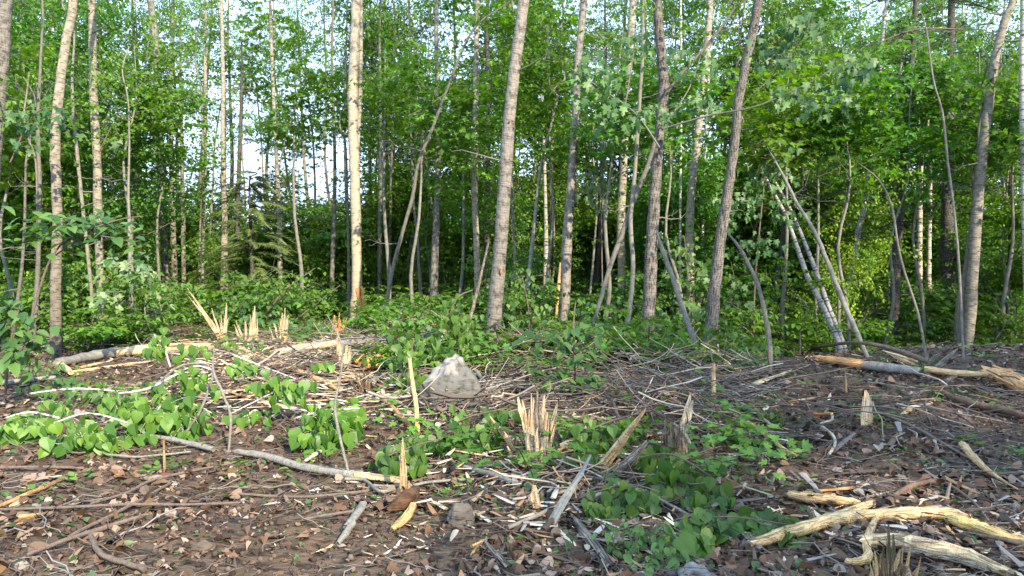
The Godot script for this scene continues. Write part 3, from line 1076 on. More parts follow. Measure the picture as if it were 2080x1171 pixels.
	traced_tree("young_tree", "dark trunk deep in the shade between the grey aspen and twisted sapling", "spruce_bark", 22.0, [[1213, 620, 12], [1214, 560, 12], [1219, 480, 11], [1222, 380, 9], [1226, 200, 7]], 5, 110, M, M)
	traced_tree("sapling", "twisted grey sapling standing left of the straight dark aspen", "young_bark", 11.0, [[1264, 765, 9], [1270, 700, 9], [1279, 630, 10], [1286, 540, 9], [1281, 450, 9], [1290, 350, 8], [1300, 200, 7], [1306, 100, 7], [1308, 0, 6]], 3, 60, L, L, 6)
	traced_tree("leaning_tree", "dark sapling leaning across the straight dark aspen, with long boughs", "young_bark", 11.1, [[1197, 690, 8], [1221, 605, 9], [1245, 525, 10], [1268, 465, 11], [1290, 400, 10], [1315, 340, 9], [1335, 270, 8], [1346, 205, 7], [1385, 150, 6], [1440, 88, 6], [1490, 20, 4]], 0.5, 30, Color(0.8, 0.78, 0.78), Color(0.6, 0.58, 0.56), 4)
	traced_tree("aspen_tree", "straight dark aspen with vertical furrows, right of the twisted sapling", "furrowed_bark", 11.5, [[1311, 740, 30], [1316, 660, 27], [1322, 540, 26], [1330, 400, 24], [1336, 300, 21], [1348, 180, 21], [1340, 80, 19], [1335, 0, 18]], 9.5, 160, Color(1.0, 0.93, 0.9), L, 3)
	traced_tree("aspen_tree", "yellowish aspen behind, between the two furrowed dark aspens", "aspen_bark", 16.0, [[1402, 650, 16], [1402, 560, 16], [1401, 460, 16], [1406, 370, 15], [1415, 300, 15], [1426, 190, 14], [1437, 80, 13], [1443, 0, 12]], 9, 150, D, B, 3)
	traced_tree("birch_tree", "thin white birch stem touching the yellowish aspen near the top", "birch_bark", 18.0, [[1424, 640, 6], [1428, 440, 6], [1436, 250, 6], [1440, 130, 5], [1444, 0, 4]], 5, 60, M, L, 0)
	traced_tree("sapling", "pencil-thin pale stem rising straight behind the furrowed aspens", "birch_bark", 17.0, [[1381, 600, 5], [1382, 410, 5], [1384, 200, 5], [1383, 0, 4]], 4, 60, M, L, 0)
	traced_tree("aspen_tree", "dark aspen leaning right, third thick trunk right of centre", "furrowed_bark", 11.5, [[1433, 738, 30], [1447, 650, 26], [1455, 560, 23], [1468, 460, 22], [1480, 380, 20], [1494, 280, 18], [1501, 200, 18], [1520, 110, 18], [1541, 0, 18]], 9.5, 160, Color(1.05, 1.0, 0.96), L, 3)
	stick("bent_sapling", "lichen-grey bent sapling leaning left between the two furrowed aspens", "sapling", "young_bark", [[1424, 738, 14], [1405, 680, 13], [1385, 620, 11], [1365, 560, 10], [1345, 505, 9], [1334, 468, 7]], Color(1.2, 1.2, 1.16), null, 0.01, true)
	stick("bent_sapling", "grey sapling arching left out of the bare ground, right of the furrowed aspens", "sapling", "young_bark", [[1562, 757, 15], [1564, 700, 12], [1553, 630, 10], [1540, 580, 9], [1520, 535, 8], [1500, 500, 7], [1474, 468, 5]], Color(0.9, 0.87, 0.86), null, 0.01, true)
	stick("leaning_birch", "white birch pole leaning left, left one of the crossed white pair", "birch tree", "birch_bark", [[1709, 712, 13], [1680, 640, 11], [1640, 560, 10], [1612, 480, 8], [1590, 425, 7], [1555, 360, 6], [1524, 285, 5], [1500, 215, 3]], Color(0.58, 0.58, 0.58), null, 0.02, true, -0.8)
	stick("leaning_birch", "white birch pole leaning left, right one of the crossed white pair", "birch tree", "birch_bark", [[1719, 711, 10], [1690, 640, 9], [1660, 560, 9], [1625, 470, 7], [1600, 415, 6], [1575, 370, 5], [1545, 300, 3]], Color(0.52, 0.52, 0.53), null, 0.02, true, -0.8)
	stick("leaning_pole", "olive-grey crooked pole leaning left beside the white birch pair", "sapling", "young_bark", [[1766, 727, 9], [1738, 670, 12], [1710, 605, 11], [1680, 530, 10], [1655, 470, 8], [1620, 415, 7], [1596, 365, 6], [1560, 300, 5]], Color(1.5, 1.5, 1.25), null, 0.02, true, -0.6)
	spruce("dark spruce with bare horizontal dead branches, right of the birch pair", 16.0, [[1814, 715, 19], [1818, 600, 18], [1824, 480, 17], [1832, 380, 15], [1840, 260, 12], [1853, 120, 10], [1860, 0, 8]], 7, 130, 3.3, 36, Color(1, 1, 1))
	spruce("broad dark conifer trunk left of the right-hand grey aspen", 18.0, [[1926, 700, 27], [1925, 560, 25], [1926, 400, 22], [1929, 250, 18], [1932, 100, 14], [1934, 0, 12]], 7, 120, 3.6, 34, Color(1, 1, 1))
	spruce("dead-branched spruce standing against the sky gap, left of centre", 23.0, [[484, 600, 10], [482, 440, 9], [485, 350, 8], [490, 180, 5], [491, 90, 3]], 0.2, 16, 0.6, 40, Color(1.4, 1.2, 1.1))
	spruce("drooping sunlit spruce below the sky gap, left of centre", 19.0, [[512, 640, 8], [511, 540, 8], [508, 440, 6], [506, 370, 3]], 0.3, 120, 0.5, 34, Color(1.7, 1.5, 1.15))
	traced_tree("aspen_tree", "tall grey aspen with dark knots near the right edge", "aspen_bark", 13.0, [[1963, 740, 20], [1972, 640, 21], [1978, 540, 20], [1985, 440, 20], [1995, 330, 18], [2008, 220, 17], [2022, 120, 16], [2046, 30, 14], [2058, 0, 13]], 9, 150, D, M, 3)
	traced_tree("young_tree", "slim grey stem joined to the foot of the right-edge knotted aspen", "young_bark", 13.2, [[1948, 730, 11], [1955, 620, 9], [1962, 540, 8], [1975, 440, 7], [1986, 330, 6], [1990, 250, 4]], 1.5, 30, M, M)
	traced_tree("birch_tree", "pale birch trunk cut by the right picture edge", "birch_bark", 12.5, [[2088, 720, 13], [2083, 500, 11], [2078, 260, 11], [2077, 120, 11], [2079, 0, 10]], 8, 100, D, M, 2)
	stick("leaning_pole", "thin pale crooked sapling in front of the broad conifer, bending left", "sapling", "young_bark", [[1885, 735, 5], [1866, 640, 5], [1840, 560, 4.5], [1825, 500, 4], [1812, 420, 4], [1785, 365, 3], [1742, 330, 2.5]], Color(0.85, 0.82, 0.8), null, 0.01, true, -0.4)
	stick("leaning_pole", "long whip-thin sapling running up past the broad conifer", "sapling", "young_bark", [[1958, 735, 5], [1950, 560, 5], [1940, 440, 4.5], [1926, 330, 4.5], [1915, 230, 4], [1896, 160, 3.5], [1882, 60, 3], [1862, 0, 2]], Color(0.8, 0.78, 0.78), null, 0.01, true, -0.3)
	traced_tree("birch_tree", "crooked dark and white birch between the birch pair and the spruce", "birch_bark", 17.0, [[1720, 700, 12], [1722, 600, 11], [1735, 540, 12], [1744, 470, 11], [1757, 420, 9], [1770, 300, 8], [1785, 180, 7], [1795, 60, 6]], 5, 110, Color(0.5, 0.48, 0.46), Color(0.75, 0.72, 0.7), 5)
	traced_tree("birch_tree", "pale far trunk behind the broad conifer, left of two", "birch_bark", 24.0, [[1866, 700, 14], [1867, 620, 13], [1868, 520, 11], [1870, 350, 9]], 4, 90, Color(0.8, 0.72, 0.62), Color(0.8, 0.74, 0.66), 1)
	traced_tree("birch_tree", "pale far trunk behind the broad conifer, right of two", "birch_bark", 25.0, [[1886, 690, 12], [1887, 600, 11], [1888, 500, 9], [1890, 350, 7]], 4, 90, Color(0.85, 0.74, 0.64), Color(0.8, 0.74, 0.66), 1)
	traced_tree("young_tree", "near-black stem leaning right, left of the white birch pair", "spruce_bark", 17.0, [[1562, 700, 13], [1572, 620, 12], [1583, 540, 10], [1590, 470, 8], [1597, 350, 6]], 4, 80, M, M)
	traced_tree("young_tree", "thin dark stem just left of the white birch pair's feet", "spruce_bark", 18.0, [[1637, 690, 7], [1635, 600, 7], [1632, 520, 6], [1630, 350, 5]], 3, 60, M, M)
	traced_tree("young_tree", "thin dark stem at the right edge, in front of the bright leaves", "spruce_bark", 16.0, [[2043, 700, 8], [2046, 600, 6], [2052, 480, 5], [2050, 300, 4]], 2, 50, M, M)
	traced_tree("young_tree", "dark crooked stem at the left edge, second from the blackened-foot aspen", "young_bark", 11.5, [[66, 720, 8], [72, 620, 9], [78, 500, 8], [80, 380, 8], [76, 250, 7], [82, 120, 5], [85, 0, 4]], 4, 50, D, M, 6)
	traced_tree("young_tree", "thin grey stem closest to the left of the blackened-foot aspen", "young_bark", 11.5, [[60, 700, 6], [66, 640, 6], [74, 560, 5], [76, 460, 5], [72, 330, 4]], 1.5, 30, M, L, 4)
	traced_tree("young_tree", "thin dark stem farthest left of the blackened-foot aspen", "young_bark", 12.0, [[22, 710, 7], [34, 620, 7], [46, 520, 6], [50, 420, 5], [52, 330, 4]], 1.5, 30, D, M, 4)
	traced_tree("young_tree", "crooked pale stem between the blackened-foot aspen and the bulged aspen", "young_bark", 13.0, [[190, 650, 7], [180, 540, 7], [167, 420, 7], [158, 330, 7], [148, 230, 6], [146, 150, 5], [150, 90, 4]], 1.5, 40, M, B, 8)
	traced_tree("young_tree", "pale thin stem right behind the pale sunlit maple sprout", "young_bark", 13.5, [[268, 640, 8], [264, 560, 7], [262, 470, 7], [260, 390, 5], [262, 300, 4]], 2.0, 40, B, B, 4)
	traced_tree("young_tree", "grey stem right of the thickest aspen, bare and vertical", "young_bark", 16.5, [[1043, 640, 6], [1046, 560, 6], [1044, 480, 5], [1040, 400, 5], [1036, 250, 4]], 3, 40, M, M)
	traced_tree("young_tree", "tall grey stem at the thickest aspen's left, behind the yellowish aspen", "spruce_bark", 20.0, [[986, 630, 13], [988, 520, 12], [990, 420, 11], [992, 280, 9], [990, 120, 8]], 5, 110, Color(1.5, 1.3, 1.2), Color(1.4, 1.3, 1.2))
	traced_tree("young_tree", "grey stem left of the bright sunlit aspen, ending in dense leaves", "young_bark", 20.0, [[673, 660, 11], [674, 560, 10], [678, 450, 9], [680, 330, 7], [676, 200, 6], [674, 100, 5]], 5, 110, M, M, 4)
	traced_tree("young_tree", "thin pale stem in the twig thicket right of the slender aspen", "young_bark", 20.0, [[412, 650, 7], [411, 560, 7], [413, 440, 6], [412, 330, 5], [410, 230, 4]], 3, 60, B, L, 12)


# where a tree of the thicket stands, told by the nearest of the trunks that stand out
const MARKS := [[112, "blackened-foot aspen"], [198, "bulged aspen"], [333, "dark brown trunk"], [453, "slender aspen by the sky gap"], [565, "sunlit stem in the sky gap"], [722, "bright sunlit aspen"], [830, "leaning forked sapling"], [888, "straight brown aspen"], [967, "yellowish aspen by the thickest trunk"], [1025, "thickest leaning aspen"], [1085, "forked tan sapling"], [1160, "grey leaning aspen"], [1270, "yellow-topped aspen"], [1330, "straight furrowed aspen"], [1412, "yellowish aspen between furrowed ones"], [1475, "leaning furrowed aspen"], [1640, "white birch pair"], [1745, "crooked dark birch"], [1825, "dark-branched spruce"], [1926, "broad conifer"], [1990, "knotted right-edge aspen"], [2078, "birch cut by the right edge"]]
const COUNTED := ["", "second ", "third ", "fourth ", "fifth ", "sixth ", "seventh ", "eighth ", "ninth ", "tenth "]
var told := {}

func where_label(what: String, sort: String, px: float, d: float) -> String:
	var best: Array = MARKS[0]
	for m in MARKS:
		if absf(m[0] - px) < absf(best[0] - px): best = m
	var side := "behind" if absf(px - best[0]) < 14.0 else ("left of" if px < best[0] else "right of")
	var leaves: String = {"maple": " with lobed leaves", "oval": " with oval leaves", "thicket": " with dense small leaves", "aspen": " with round leaves"}.get(sort, "")
	var depth := "close " if d < 17.5 else ("" if d < 22.0 else "far ")
	var s := "%s%s%s %s %s" % [depth, what, leaves, side, best[1]]
	var k: int = told.get(s, 0)
	told[s] = k + 1
	return COUNTED[mini(k, 9)] + s


func some_green(k: float) -> Color:
	var t := rng.randf()
	return Color(0.78, 0.92, 1.15).lerp(Color(1.4, 1.16, 0.75), t) * (k * rng.randf_range(0.85, 1.15))


func build_thicket() -> void:
	var maple := Color(1, 1, 1)
	# thin bare-stemmed saplings inside the thicket
	for i in 46:
		var px := rng.randf_range(20, 2060)
		var d := behind(px, rng.randf_range(14.0, 27.0), 1.1)
		var bend := rng.randfn(0, 0.09)
		var path := []
		for k in 5:
			path.append([px + bend * 120 * k + rng.randfn(0, 4), 620 - 110 * k, 5.2 - 0.7 * k])
		var o := traced_tree("thicket_sapling", where_label("thin sapling", "", px, d), "young_bark", d, path, rng.randf_range(0.5, 3.0), 0, Color(0.6, 0.58, 0.55).lerp(Color(1.4, 1.3, 1.1), rng.randf()), Color(1.0, 0.97, 0.88), 6, "thin saplings of the thicket")
		var e: Vector3 = o.position
		var pl := crown_places(e + Vector3(0, rng.randf_range(2.5, 5.5), 0), Vector3(1.1, 2.2, 1.1), 26, e, 0.3, 1.0, 5)
		many("crown", meshes["%s_%d" % [["maple", "aspen", "oval"][rng.randi() % 3], rng.randi() % 2]], mats["leaf"], pl, tints(pl.size(), maple, 0.25), o)
	# understory maples: picture range, distance, height, crown foot, width, sprays
	var rows := [
		[[-60, 330, 14.0, 22.0], 17, [5.0, 10.0], 0.9, 1.9, 170, 0.95],
		[[330, 720, 19.0, 28.0], 13, [3.0, 5.5], 0.6, 2.0, 150, 1.1],
		[[740, 1260, 16.0, 26.0], 27, [4.0, 11.0], 1.0, 1.9, 170, 1.05],
		[[1260, 1640, 14.0, 24.0], 22, [4.0, 11.0], 0.8, 1.9, 180, 1.0],
		[[1620, 2140, 15.0, 26.0], 27, [5.0, 12.0], 1.6, 2.2, 180, 0.95],
	]
	for r in rows:
		for i in r[1]:
			var a: Array = r[0]
			var px: float = lerpf(a[0], a[1], (i + rng.randf()) / r[1])
			var d := rng.randf_range(a[2], a[3])
			var sort: String = ["maple", "maple", "oval", "thicket"][rng.randi() % 4]
			d = behind(px, d, r[4])
			leafy_tree("understory_maple", where_label("leafy young tree", sort, px, d), "tree", "leafy young trees of the understory", place(px, 600, d), rng.randf_range(r[2][0], r[2][1]), r[3] * rng.randf_range(0.5, 1.5), r[4] * rng.randf_range(0.7, 1.2), r[5], sort, "young_bark", some_green(r[6]))
	# slim leafy maples that carry leaves from knee height to twice a man's
	for i in 64:
		var px := lerpf(-60, 2140, (i + rng.randf()) / 64.0)
		var d := rng.randf_range(13.8, 20.5)
		var gap := px > 420 and px < 690
		var sort: String = ["maple", "oval", "thicket", "aspen"][rng.randi() % 4]
		d = behind(px, d, 1.2)
		leafy_tree("leafy_sapling_tree", where_label("tall leafy sapling", sort, px, d), "sapling", "leafy saplings of the thicket", place(px, 600, d), rng.randf_range(2.6, 3.8) if gap else rng.randf_range(3.8, 5.8), 0.5, rng.randf_range(0.9, 1.4), 135, sort, "young_bark", some_green(1.15), 1.0, 0.3)
	# leafy bushes closing the wood off at eye height
	for i in 44:
		var px := lerpf(-40, 2120, (i + rng.randf()) / 44.0)
		var d := rng.randf_range(14.5, 21.0)
		var low_gap := px > 380 and px < 700
		if low_gap: d += 3.0
		if px > 1650: d += 2.5
		var sort: String = ["maple", "oval", "oval", "aspen"][rng.randi() % 4]
		d = behind(px, d, 1.0)
		leafy_tree("understory_bush", where_label("head-high leafy bush", sort, px, d), "shrub", "leafy bushes of the understory", place(px, 600, d), rng.randf_range(1.0, 2.6) * (2.0 if rng.randf() < 0.3 else 1.0), 0.2, rng.randf_range(0.6, 1.2), 62, sort, "young_bark", some_green(1.2))
	# nearer maples whose leaves hang into the upper half of the picture
	for t in [[20, 13.0, 5.6], [70, 15.0, 6.4], [262, 15.5, 6.8], [330, 17.0, 7.0], [610, 18.0, 7.2], [790, 17.5, 7.5], [845, 16.0, 6.8], [925, 18.0, 7.2], [1105, 15.5, 7.0], [1225, 14.0, 6.4], [1370, 13.0, 6.0], [1590, 13.2, 6.2], [1660, 14.0, 6.6], [1725, 13.4, 6.2], [1790, 14.5, 6.6], [1880, 15.0, 6.8], [1945, 14.5, 6.6], [2040, 14.5, 6.5], [2110, 13.0, 6.2]]:
		leafy_tree("upright_maple", where_label("slim high-leaved maple", "maple", t[0], t[1]), "tree", "slim maples between the trunks", place(t[0], 600, t[1]), t[2], t[2] * rng.randf_range(0.45, 0.6), 1.25, 85, "maple", "young_bark", some_green(1.0), 1.05, 0.35)
	# low bushes about the feet of the trunks
	for r in [[1060, 1500, 9.6, 11.2, 8, 0.3, 0.8], [800, 960, 9.2, 10.6, 3, 0.3, 0.7], [1030, 1680, 12.0, 15.5, 20, 0.5, 2.1], [760, 1010, 12.5, 15.5, 7, 0.5, 1.3], [-20, 330, 11.6, 15.0, 16, 0.7, 1.9], [330, 740, 15.2, 18.5, 11, 0.4, 1.5], [1640, 2120, 14.0, 19.0, 16, 0.8, 2.2]]:
		for i in r[4]:
			var px: float = lerpf(r[0], r[1], (i + rng.randf()) / r[4])
			var d := rng.randf_range(r[2], r[3])
			var sort: String = ["maple", "oval", "oval"][rng.randi() % 3]
			for c in kept_clear:
				if d > 11.3 and c[2] > 13 and absf(px - c[0]) < 0.75 * FOCAL / d and d < c[1] + 0.6 and d > c[1] - 2.0:
					d = c[1] + 0.8 + rng.randf() * 0.6
			leafy_tree("low_bush", where_label("low leafy bush", sort, px, d), "shrub", "low bushes about the feet of the trunks", place(px, 600, d), rng.randf_range(r[5], r[6]), 0.08, rng.randf_range(0.4, 0.75), 30, sort, "young_bark", Color(1.0, 1.0, 1.25) if rng.randf() < 0.4 else Color(1.1, 1.1, 1.0))
	# tall trees behind, their crowns in the upper half of the picture
	var tall := [[-40, 2], [30, 1], [120, 2], [210, 1], [290, 2], [345, 1], [395, 0], [470, 0], [540, 0], [610, 0], [650, 1], [690, 1], [760, 2], [810, 2], [860, 1], [930, 2], [1010, 2], [1085, 1], [1130, 2], [1215, 1], [1330, 2], [1400, 2], [1470, 1], [1530, 2], [1610, 2], [1680, 2], [1760, 2], [1850, 1], [1930, 2], [2010, 2], [2090, 2]]
	for t in tall:
		var d := rng.randf_range(20.0, 30.0)
		var thin: bool = t[1] == 0
		d = behind(t[0], d, 1.5)
		leafy_tree("broadleaf_tree", where_label("tall leafy tree", "", t[0], d), "tree", "tall leafy trees behind the trunks", place(t[0] + rng.randfn(0, 12), 600, d), rng.randf_range(11.0, 15.0), rng.randf_range(3.0, 5.0), 1.3 if thin else 2.4, 125 if thin else (120 if t[1] == 1 else 180), "aspen" if thin or rng.randf() < 0.4 else "maple", "aspen_bark" if thin else "young_bark", Color(1.25, 1.2, 1.0) if thin else some_green(1.0), 1.1)
	# and the closed roof of leaves along the top
	for i in 34:
		var px := lerpf(-80, 2160, (i + rng.randf()) / 34.0)
		var open := px > 420 and px < 690
		var d := behind(px, rng.randf_range(17.5, 26.0), 1.8)
		var top := d * 0.42 + 1.5
		leafy_tree("canopy_tree", where_label("high-crowned tree", "", px, d), "tree", "high-crowned trees behind the trunks", place(px, 600, d), top + rng.randf_range(0.5, 3.0), top * rng.randf_range(0.45, 0.62), 1.2 if open else 1.9, 105 if open else 190, ["aspen", "aspen", "maple"][rng.randi() % 3], "young_bark", some_green(1.1), 1.05, 0.4)
	# the far side of the wood, one mass of leaves
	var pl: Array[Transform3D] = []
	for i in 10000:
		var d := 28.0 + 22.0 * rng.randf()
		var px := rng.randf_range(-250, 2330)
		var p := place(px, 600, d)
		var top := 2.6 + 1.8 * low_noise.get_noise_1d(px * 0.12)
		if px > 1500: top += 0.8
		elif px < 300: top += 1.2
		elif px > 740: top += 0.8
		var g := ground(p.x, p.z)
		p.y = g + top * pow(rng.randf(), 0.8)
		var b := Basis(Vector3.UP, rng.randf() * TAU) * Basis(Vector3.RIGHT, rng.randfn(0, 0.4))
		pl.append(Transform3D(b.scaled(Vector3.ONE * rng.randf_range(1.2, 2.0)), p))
	var far := many("far_foliage", meshes["thicket_0"], mats["leaf"], pl, tints(pl.size(), Color(1.45, 1.25, 0.8), 0.3), self)  # yellow brightening tint stands in for sunlight on these far leaves
	tag(far, "green mass of leaves tinted to look sunlit, deep behind the trunks", "", "", "stuff")
	# low growth under the trees
	pl = []
	for i in 4200:
		var d := rng.randf_range(12.0, 30.0)
		var px := rng.randf_range(-150, 2230)
		var p := place(px, 600, d)
		if d < 17.0 and px > 300 and px < 780: continue
		if d < 14.0 and px > 1560: continue
		var tall2 := 0.2 + 0.9 * clampf((d - 13.0) / 6.0, 0, 1)
		p.y = ground(p.x, p.z) + tall2 * rng.randf()
		pl.append(Transform3D(Basis(Vector3.UP, rng.randf() * TAU).scaled(Vector3.ONE * rng.randf_range(0.6, 1.3)), p))
	var low := many("undergrowth", meshes["oval_0"], mats["leaf"], pl, tints(pl.size(), Color(1, 1, 1), 0.3), self)
	tag(low, "low green undergrowth between the trunks", "", "", "stuff")
	# the wood goes on along the road, behind the right shoulder, and shades the right of the clearing
	var edge := Node3D.new()
	edge.name = "forest_edge"
	add_child(edge)
	tag(edge, "trees of the opposite roadside, out of the picture", "", "", "stuff")
	pl = []
	var s := Shape.new()
	for t in [[10.6, 6.3, 12.0, 2.2], [10.6, 2.2, 12.5, 2.3], [13.6, 4.8, 12.5, 2.6], [13.8, 0.6, 12.5, 2.4], [17.0, 3.2, 13.0, 2.8], [17.2, -1.5, 13.0, 2.4], [10.4, 10.5, 13.0, 2.3], [20.5, 0.5, 13.5, 2.8]]:
		var g := ground(t[0], t[1])
		add_stem(s, [Vector4(t[0], g - 0.1, t[1], 0.17), Vector4(t[0] + 0.2, g + t[2] * 0.5, t[1], 0.12), Vector4(t[0], g + t[2], t[1], 0.02)], Vector3.ZERO, 8, Color(0.8, 0.8, 0.8), Color(1, 1, 1))
		pl.append_array(crown_places(Vector3(t[0], g + t[2] * 0.68, t[1]), Vector3(t[3], t[2] * 0.3, t[3]), 420, Vector3.ZERO, 0.4, 1.25, 16))
	part("trunk", s.mesh(), mats["aspen_bark"], edge)
	many("crown", meshes["aspen_0"], mats["leaf"], pl, tints(pl.size(), Color(1, 1, 1), 0.2), edge)


func build_stumps() -> void:
	# big shattered stump in the middle
	splinters("shattered_stump", "tall shattered pale stump in the foreground centre, bristling with splinters", "stump", "wood", Color(0.95, 0.9, 0.84), [
		[1082, 930, 1079, 800, 12], [1090, 932, 1092, 792, 13], [1098, 930, 1106, 806, 12], [1074, 928, 1075, 832, 9], [1105, 926, 1112, 838, 9], [1086, 934, 1084, 845, 14], [1095, 936, 1099, 850, 13],
		[1110, 915, 1134, 820, 12], [1106, 920, 1128, 850, 9], [1068, 868, 1052, 806, 9], [1070, 872, 1061, 815, 8], [1100, 938, 1112, 868, 10], [1080, 936, 1070, 880, 8], [1090, 940, 1088, 880, 12]], [1090, 940, 50, 46], "grey_wood", Color(1.5, 1.35, 1.1))
	splinters("fallen_splinters", "long pale shards fallen at the left foot of the tall shattered stump", "wood splinters", "wood", Color(0.95, 0.88, 0.8), [
		[1062, 932, 994, 848, 9], [1058, 915, 1046, 888, 12], [990, 921, 910, 919, 4], [1050, 950, 1030, 908, 7], [1140, 898, 1164, 892, 9], [1110, 925, 1150, 900, 8], [1080, 960, 1052, 938, 10]])
	bristle("grey_stump", "dark weathered stump right of the tall shattered stump", 1368, 950, 46, 92, 16, 58, "grey_wood", Color(0.75, 0.7, 0.65), "grey_wood", Color(0.7, 0.62, 0.55), 0.1)
	splinters("pale_splinter", "single pale shard rising beside the dark weathered stump", "wood splinter", "wood", WHITE * 0.85, [[1386, 888, 1404, 802, 15], [1384, 880, 1396, 830, 9]])
	# sunlit group, left of the bright aspen
	splinters("splintered_stump", "sunlit pale stump with a long shard pointing up left", "stump", "wood", Color(1.15, 1.12, 1.05), [
		[452, 684, 382, 586, 9], [450, 686, 428, 626, 7], [452, 686, 447, 640, 5], [454, 688, 460, 616, 8], [456, 686, 462, 622, 6], [446, 684, 420, 640, 5], [450, 690, 436, 648, 6]], [451, 694, 14, 8], "wood", TAN)
	splinters("splintered_stump", "sunlit stump of thin upright needles, second of the pale row", "stump", "wood", Color(1.1, 1.08, 1.0), [
		[512, 690, 512, 632, 5], [516, 690, 518, 622, 6], [508, 690, 514, 640, 5], [520, 688, 522, 648, 4], [494, 694, 478, 652, 6], [498, 694, 498, 650, 5], [488, 692, 474, 660, 4]], [506, 696, 28, 6], "wood", TAN)
	splinters("splintered_stump", "sunlit flared fan-shaped stump nearest the sunlit aspen's left", "stump", "wood", Color(1.1, 1.08, 1.0), [
		[570, 690, 570, 636, 6], [574, 690, 577, 626, 6], [578, 690, 584, 640, 5], [566, 688, 556, 656, 4], [572, 692, 566, 648, 6], [577, 692, 581, 650, 6], [556, 690, 548, 664, 4]], [573, 694, 20, 8], "wood", TAN)
	splinters("split_stump", "orange-brown split stump at the sunlit aspen's left foot", "stump", "wood", Color(0.85, 0.6, 0.38), [[682, 676, 680, 640, 8], [686, 676, 690, 636, 8], [690, 676, 704, 645, 7], [679, 676, 676, 650, 6]], [685, 680, 22, 10], "wood", Color(0.62, 0.45, 0.3))
	splinters("hollow_stump", "squat upright pale stump in front of the curved orange log", "stump", "wood", Color(0.98, 0.94, 0.85), [
		[690, 742, 690, 702, 7], [697, 744, 698, 700, 8], [704, 744, 705, 702, 8], [709, 742, 710, 704, 6], [686, 730, 687, 670, 5], [693, 735, 690, 690, 5], [700, 745, 701, 706, 9]], [698, 748, 25, 22], "wood", Color(0.9, 0.85, 0.76))
	splinters("spike_stub", "pale spike snapped at the foot of the straight brown aspen", "stump", "wood", Color(0.95, 0.8, 0.6), [[875, 654, 876, 612, 6], [878, 654, 881, 622, 5], [872, 652, 874, 630, 4]])
	splinters("brown_stub", "ragged brown stub beside the fresh green sprout, centre left", "stump", "wood", TAN * 0.7, [[777, 676, 774, 630, 7], [782, 676, 782, 645, 7], [772, 676, 766, 655, 5]], [777, 680, 14, 8], "grey_wood", Color(1, 0.9, 0.8))
	splinters("brown_stub", "small ragged stub at the end of the log behind the hollow stump", "stump", "wood", TAN * 0.75, [[805, 700, 803, 662, 7], [809, 700, 810, 672, 6], [800, 700, 800, 680, 5]])
	splinters("white_shard", "white upright shard stuck in the dark soil on the right", "wood splinter", "wood", WHITE, [[1760, 866, 1760, 794, 17], [1753, 862, 1756, 806, 7], [1768, 864, 1766, 800, 8]])
	stick("wood_peg", "pale square peg standing right of the dark weathered stump", "wooden peg", "wood", [[1450, 822, 10], [1450, 780, 8], [1450, 742, 6]], PALE, TAN, 0.03, true)
	stick("wood_peg", "short tan peg on the bare bank behind the pale square peg", "wooden peg", "wood", [[1504, 795, 5], [1504, 770, 4], [1504, 752, 4]], TAN * 0.8, null, 0.02, true)
	stick("wood_peg", "thin tan peg on the bank left of the white upright shard", "wooden peg", "wood", [[1720, 802, 4], [1719, 780, 4], [1717, 756, 2]], TAN * 0.9, null, 0.02, true)
	splinters("frayed_stump", "frayed fibrous stump at the bottom edge, lower right", "stump", "wood", Color(0.72, 0.68, 0.52), [
		[1786, 1190, 1776, 1120, 9], [1794, 1190, 1790, 1102, 10], [1806, 1190, 1806, 1066, 14], [1816, 1190, 1820, 1110, 10], [1826, 1190, 1832, 1090, 6], [1836, 1190, 1848, 1112, 8], [1846, 1190, 1866, 1128, 7], [1780, 1188, 1764, 1138, 6], [1800, 1192, 1798, 1130, 14], [1820, 1192, 1822, 1140, 14], [1840, 1192, 1842, 1150, 12]], [1812, 1200, 74, 30], "grey_wood", Color(1.4, 1.25, 0.95))
	splinters("wood_broom", "broom-like fan of split fibres at the far end of the right-hand logs", "wood splinters", "grey_wood", Color(1.9, 1.6, 1.1), [[1880, 748, 1930, 706, 8], [1878, 748, 1922, 718, 6], [1876, 746, 1900, 712, 5], [1874, 746, 1868, 720, 3], [1882, 750, 1928, 730, 5], [1876, 748, 1836, 712, 3]])
	splinters("white_stump", "white broken stump right behind the leaning furrowed aspen", "stump", "wood", WHITE * 0.9, [[1472, 702, 1476, 656, 10], [1466, 702, 1462, 676, 8], [1478, 702, 1482, 668, 6]], [1472, 706, 18, 8], "wood", PALE)
	splinters("fibre_tuft", "tuft of grey fibres at the foot of the white birch pair", "wood splinters", "grey_wood", Color(2.2, 2.0, 1.7), [[1700, 708, 1676, 684, 4], [1702, 708, 1686, 680, 4], [1704, 708, 1694, 686, 4], [1696, 706, 1668, 696, 3]])
	splinters("frayed_tuft", "dark frayed stump tuft below the curved orange log", "stump", "grey_wood", Color(0.9, 0.75, 0.6), [[742, 800, 730, 758, 7], [746, 800, 738, 752, 6], [738, 798, 722, 765, 6], [734, 798, 712, 776, 6], [750, 800, 748, 762, 5]], [742, 803, 22, 8], "grey_wood", Color(0.7, 0.6, 0.5))


